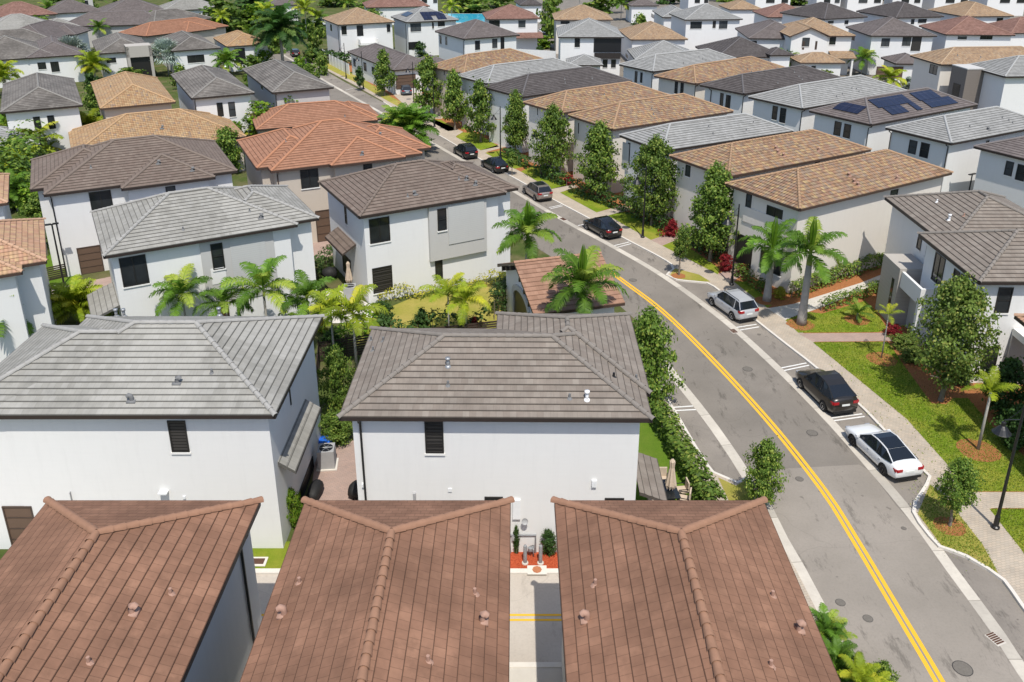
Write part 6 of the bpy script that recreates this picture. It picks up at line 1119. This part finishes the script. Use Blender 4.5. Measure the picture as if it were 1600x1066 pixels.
# ------------------------------------------------------------ top of the photo
def u_(label, P, roof, wall='stucco_white', **k): k.setdefault('ze', 7.5); ze = k.pop('ze'); return house(label, P, roof, wall, ze, o=.5, **k)
u_('tan tiled two storey house with front gable, pillared porch and garage wing', ((1200, 41), (1233, 56), (1330, 52)), 'tile_tan', fascia='fascia_brown', LU=12.6, LV=13., extra=[(-.2, -1.2, 7.6, 9, 7.52, 'gv'), (.2, -7.5, 8.6, -1.0, 3.6, 'hip')],
    wins=[(1, 'S', 1254, 59, 1264, 73, 'g'), (0, 'S', 1297, 56, 1305, 70, 'g'), (2, 'S', 1268, 103, 1274, 109, 'g'), (1, 'W', 1217, 52, 1220, 66, 'g')], sheds=[('S', 8., 12.6, .5, 2.6, 4.6, 3.6, 0)],
    boxes=[('porch_pillars', 'trim_white', [((8.6, -1.9, 0), (8.95, -1.55, 3.5)), ((11.8, -1.9, 0), (12.15, -1.55, 3.5))]), ('shutter', 'slat_brown', [((2.5, -.72, 5.0), (2.9, -.68, 6.6)), ((4.9, -.72, 5.0), (5.3, -.68, 6.6))])])
u_('two storey house with mauve grey roof and garage wing, right of the tan gabled one', ((1315, 40), (1360, 56), (1450, 52)), 'tile_mauve_grey', LU=12.6, LV=14., extra=[(2., -8.6, 8.2, -1.5, 3.6, 'hip')],
    wins=[(0, 'S', 1378, 60, 1389, 73, 'g'), (0, 'S', 1411, 58, 1422, 72, 'g'), (0, 'S', 1426, 57, 1437, 80, 'b'), (1, 'S', 1370, 104, 1409, 122, 'garage'), (0, 'W', 1332, 52, 1335, 64, 'g')])
u_('two storey house with red brown hip roof, upper right', ((1431, 39), (1477, 54), (1581, 53)), 'tile_red_brown', LU=13., LV=14., wins=[(0, 'S', 1497, 57, 1510, 62, 'g'), (0, 'S', 1532, 56, 1550, 62, 'g')], fascia='fascia_dark')
u_('long cream house with tan barrel roof and gabled end with shutters, upper right', ((1422, 84), (1469, 101), (1625, 99)), 'tile_tan', 'stucco_cream', LU=20., LV=9., fascia='fascia_dark', wins=[(0, 'S', 1493, 104, 1502, 111, 'g'), (0, 'W', 1454, 100, 1463, 118, 'g')], vents=[(1476, 82), (1496, 87), (1532, 90)])
u_('pale grey roofed house with dark entry tower at the right edge', ((1530, 102), (1570, 120), (1700, 118)), 'tile_pale_grey', 'stucco_white', boxes=[('entry_tower', 'siding_dark', [((-2.2, 5.5, 0), (1.5, 9.5, 7.6))]), ('tower_cap', 'stucco_grey', [((-2.25, 5.45, 7.61), (1.5, 9.55, 7.75))]), ('tower_window', 'window_glass', [((-2.25, 6.5, 2.5), (-2.19, 8.3, 5.2))])])
u_('two storey house with dark charcoal roof behind the tan gabled house', ((1252, 21), (1288, 30), (1360, 26)), 'tile_charcoal', LU=12.6, LV=15., wins=[(0, 'S', 1294, 33, 1302, 37, 'g'), (0, 'S', 1320, 32, 1325, 38, 'g')])
u_('two storey house with charcoal roof above the red brown roofed one', ((1350, 20), (1400, 28), (1469, 26)), 'tile_charcoal', LU=12.6, LV=15., wins=[(0, 'S', 1424, 30, 1428, 38, 'g'), (0, 'S', 1435, 30, 1447, 36, 'g')])
u_('two storey house with tan hip roof at the upper right', ((1452, 16), (1507, 26), (1574, 26)), 'tile_tan', LU=12., LV=15., fascia='fascia_dark', wins=[(0, 'S', 1558, 28, 1565, 41, 'g')])
u_('red brown roof at the right edge under the tan one', ((1566, 44), (1580, 52), (1700, 50)), 'tile_red_brown', LU=14., LV=12., ze=6.)
u_('red brown roofed house with a small dormer, left of the charcoal ones', ((1166, 14), (1199, 27), (1250, 25)), 'tile_red_brown', ze=6., LU=12., LV=14., fascia='fascia_dark', extra=[(8., -2.5, 13., 2.5, 6.2, 'hip')], wins=[(1, 'S', 1238, 18, 1245, 24, 'g')])
u_('dark mauve roofed house left of the tan gabled house', ((1152, 47), (1170, 60), (1224, 58)), 'tile_mauve_grey', ze=6.5, LU=12., LV=16., wins=[(0, 'S', 1174, 64, 1182, 72, 'g')])
u_('one storey dark roof with a little dormer, before the tan gabled house', ((1080, 70), (1120, 90), (1190, 86)), 'tile_charcoal', ze=4.5, LU=13., LV=14., extra=[(9.5, -1.4, 14, 4, 5.0, 'hip')])
u_('white two storey house with pale grey roof and three upper windows, top centre right', ((1055, 22), (1070, 31), (1157, 30)), 'tile_pale_grey', LU=13.2, LV=13., wins=[(0, 'S', 1079, 34, 1096, 45, 'g'), (0, 'S', 1114, 33, 1118, 44, 'b'), (0, 'S', 1124, 33, 1136, 45, 'g')])
u_('pale grey roof with white walls at the top, left of the three window house', ((1012, 12), (1035, 27), (1068, 23)), 'tile_pale_grey', ze=5.5, LU=8.5, LV=16., wins=[(0, 'W', 1018, 21, 1022, 29, 'g')])
u_('tan roofed little house at the top, right of centre', ((1112, 4), (1140, 15), (1166, 14)), 'tile_tan', ze=5.5, LU=9., LV=12., fascia='fascia_brown')
u_('two storey white house with balcony and pale grey roof, top centre', ((869, 43), (872, 58), (975, 57)), 'tile_pale_grey', LU=12.4, LV=14., extra=[(1.5, -8.4, 8., -1.5, 3.6, 'hip')],
    wins=[(0, 'S', 898, 60, 906, 74, 'g'), (0, 'S', 928, 60, 970, 82, 'open'), (0, 'S', 942, 93, 949, 106, 'g'), (0, 'S', 955, 93, 962, 106, 'g')], boxes=[('balcony_rail', 'wicker', [((6.9, -.1, 3.6), (11.9, -.05, 4.6)), ((6.9, -.1, 3.5), (11.9, .45, 3.6))])])
u_('pale grey roof with a gabled dormer between the balcony house and the second row', ((975, 72), (992, 93), (1075, 81)), 'tile_pale_grey', ze=4.5, LU=12., LV=12., wins=[(0, 'W', 978, 83, 981, 92, 'g')], extra=[(8, -.5, 13, 4, 4.9, 'hip')])
u_('orange tan hip roof behind the balcony house', ((960, 42), (985, 62), (1056, 60)), 'tile_tan', ze=5, LU=12., LV=16., fascia='fascia_brown')
u_('cream house with tan roof at the top, left of centre right', ((862, 22), (866, 31), (952, 31)), 'tile_tan', 'stucco_cream', LU=13., LV=12., fascia='fascia_brown', wins=[(0, 'S', 876, 33, 890, 38, 'g')])
u_('white two storey house with red brown roof at the top centre', ((752, 27), (760, 30), (840, 29)), 'tile_red_brown', LU=12., LV=12., wins=[(0, 'S', 764, 32, 781, 42, 'g'), (0, 'S', 810, 32, 821, 43, 'g')], sheds=[('S', 6., 12.6, .5, 2.2, 4.4, 3.5, 0)], fascia='fascia_brown')
u_('white two storey house with dark mauve roof, behind the one storey mauve house', ((672, 47), (724, 61), (800, 53)), 'tile_mauve_grey', LU=12., LV=13., wins=[(0, 'S', 742, 64, 750, 78, 'g'), (0, 'S', 769, 61, 777, 75, 'g'), (0, 'S', 782, 58, 788, 85, 'open'), (0, 'W', 687, 55, 690, 69, 'g'), (0, 'W', 696, 57, 699, 71, 'g')], spouts=[(0, 'S', 724, 80)])
m2, m2i = u_('white two storey house whose light grey roof holds two groups of black solar panels', ((604, 24), (635, 35), (714, 31)), 'tile_pale_grey', LU=12., LV=12., wins=[(0, 'S', 641, 37, 658, 49, 'g'), (0, 'S', 675, 35, 678, 45, 'b'), (0, 'S', 684, 34, 695, 41, 'g'), (0, 'S', 638, 66, 654, 77, 'open')], spouts=[(0, 'S', 634, 50)])
solar(m2i, 'S', [(4.2+1.05*k, 2., 1., 1.6) for k in range(5)]+[(4.2+1.05*k, .4, 1., 1.55) for k in (0, 1, 3, 4)]); solar(m2i, 'W', [(4.5+1.05*k, 1.4, 1., 1.6) for k in range(4)])
u_('cream two storey house with tan hip roof and a small white balcony, upper centre left', ((503, 29), (528, 39), (616, 36)), 'tile_tan', 'stucco_white', LU=12.5, LV=13., wins=[(0, 'S', 533, 41, 542, 54, 'g'), (0, 'S', 557, 40, 568, 56, 'open'), (0, 'S', 604, 38, 610, 50, 'g'), (0, 'W', 516, 38, 519, 49, 'g')], spouts=[(0, 'S', 529, 60)],
    boxes=[('balcony', 'trim_white', [((4.2, -1.2, 3.1), (8.2, .4, 3.3)), ((4.2, -1.2, 3.3), (4.35, .4, 4.3)), ((4.2, -1.2, 3.3), (8.2, -1.1, 3.6)), ((8.05, -1.2, 3.3), (8.2, .4, 4.3))])], fascia='fascia_dark')
u_('one storey white house with mauve grey hip roof and brown garage on the street corner', ((543, 81), (614, 110), (658, 107)), 'tile_mauve_grey', ze=4.4, LU=8.5, extra=[(6.6, 1.5, 11, 6.5, 4.8, 'hip')],
    wins=[(0, 'S', 618, 118, 650, 137, 'garage'), (0, 'W', 552, 91, 556, 105, 'g'), (0, 'W', 568, 97, 573, 112, 'g'), (0, 'W', 581, 104, 586, 118, 'g')])
u_('red brown roof with a white parapet at the top, left of centre', ((560, -2), (572, 12), (645, 10)), 'tile_red_brown', ze=5., LU=18., LV=14.)
# houses cut by the top edge
for i, (x0, x1, y, rf, lab) in enumerate([(1276, 1318, 7, 'tile_charcoal', 'white walled house cut by the top edge, left one at the upper right'), (1325, 1385, 6, 'tile_pale_grey', 'white walled house cut by the top edge, above the charcoal roofs'), (1395, 1445, 5, 'tile_tan', 'white walled house cut by the top edge, with a black downspout'), (1462, 1520, 5, 'tile_red_brown', 'white walled house cut by the top edge, behind the tan hip roof'), (1545, 1610, 4, 'tile_pale_grey', 'white house with balcony cut by the top right corner'),
    (1075, 1112, -14, 'tile_pale_grey', 'white house barely showing at the top edge behind the pale roof'), (1180, 1240, -14, 'tile_pale_grey', 'white walled pale roofed house at the top behind the red brown roof'), (985, 1030, 9, 'tile_mauve_grey', 'mauve roofed house at the top edge behind the tall palms'), (812, 850, 8, 'tile_charcoal', 'dark roofed house at the top edge above the red brown roof'), (420, 470, 9, 'tile_mauve_grey', 'mauve roofed house behind the palms at the top, left of centre'), (645, 690, 6, 'tile_tan', 'tan roofed house at the top edge above the solar roof')]):
    u_(lab, ((x0-12, -18 if y < 8 else y-8), (x0, -14 if y < 8 else y), (x1, -14 if y < 8 else y)), rf, LV=12., ze=5. if y >= 8 else 7.5, wins=[(0, 'S', x0+(x1-x0)*.3, -8, x0+(x1-x0)*.5, 5, 'g'), (0, 'S', x0+(x1-x0)*.7, -7, x0+(x1-x0)*.85, 5, 'g')] if y < 8 else [])
b = at(732, 31); o = thing('swimming_pool', 'bright blue pool beyond the dark mauve roofed house', 'pool', (b.x, b.y, .02)); mb = MB(); mb.box((-9, -12, 0), (9, 14, .35)); link('basin_edge', mb.mesh('basin_edge', 'concrete_pale'), o); mb = MB(); mb.box((-8, -11, .3), (8, 13, .4)); link('water', mb.mesh('water', 'pool_blue'), o)
# paving between the far houses
poly('far_paving', [(480, 60), (700, 100), (1000, 130), (1200, 140), (1560, 180), (1750, 180), (1800, 60), (1700, -30), (900, -30), (500, 30)], .02, 'lawn_far', **K) if False else None
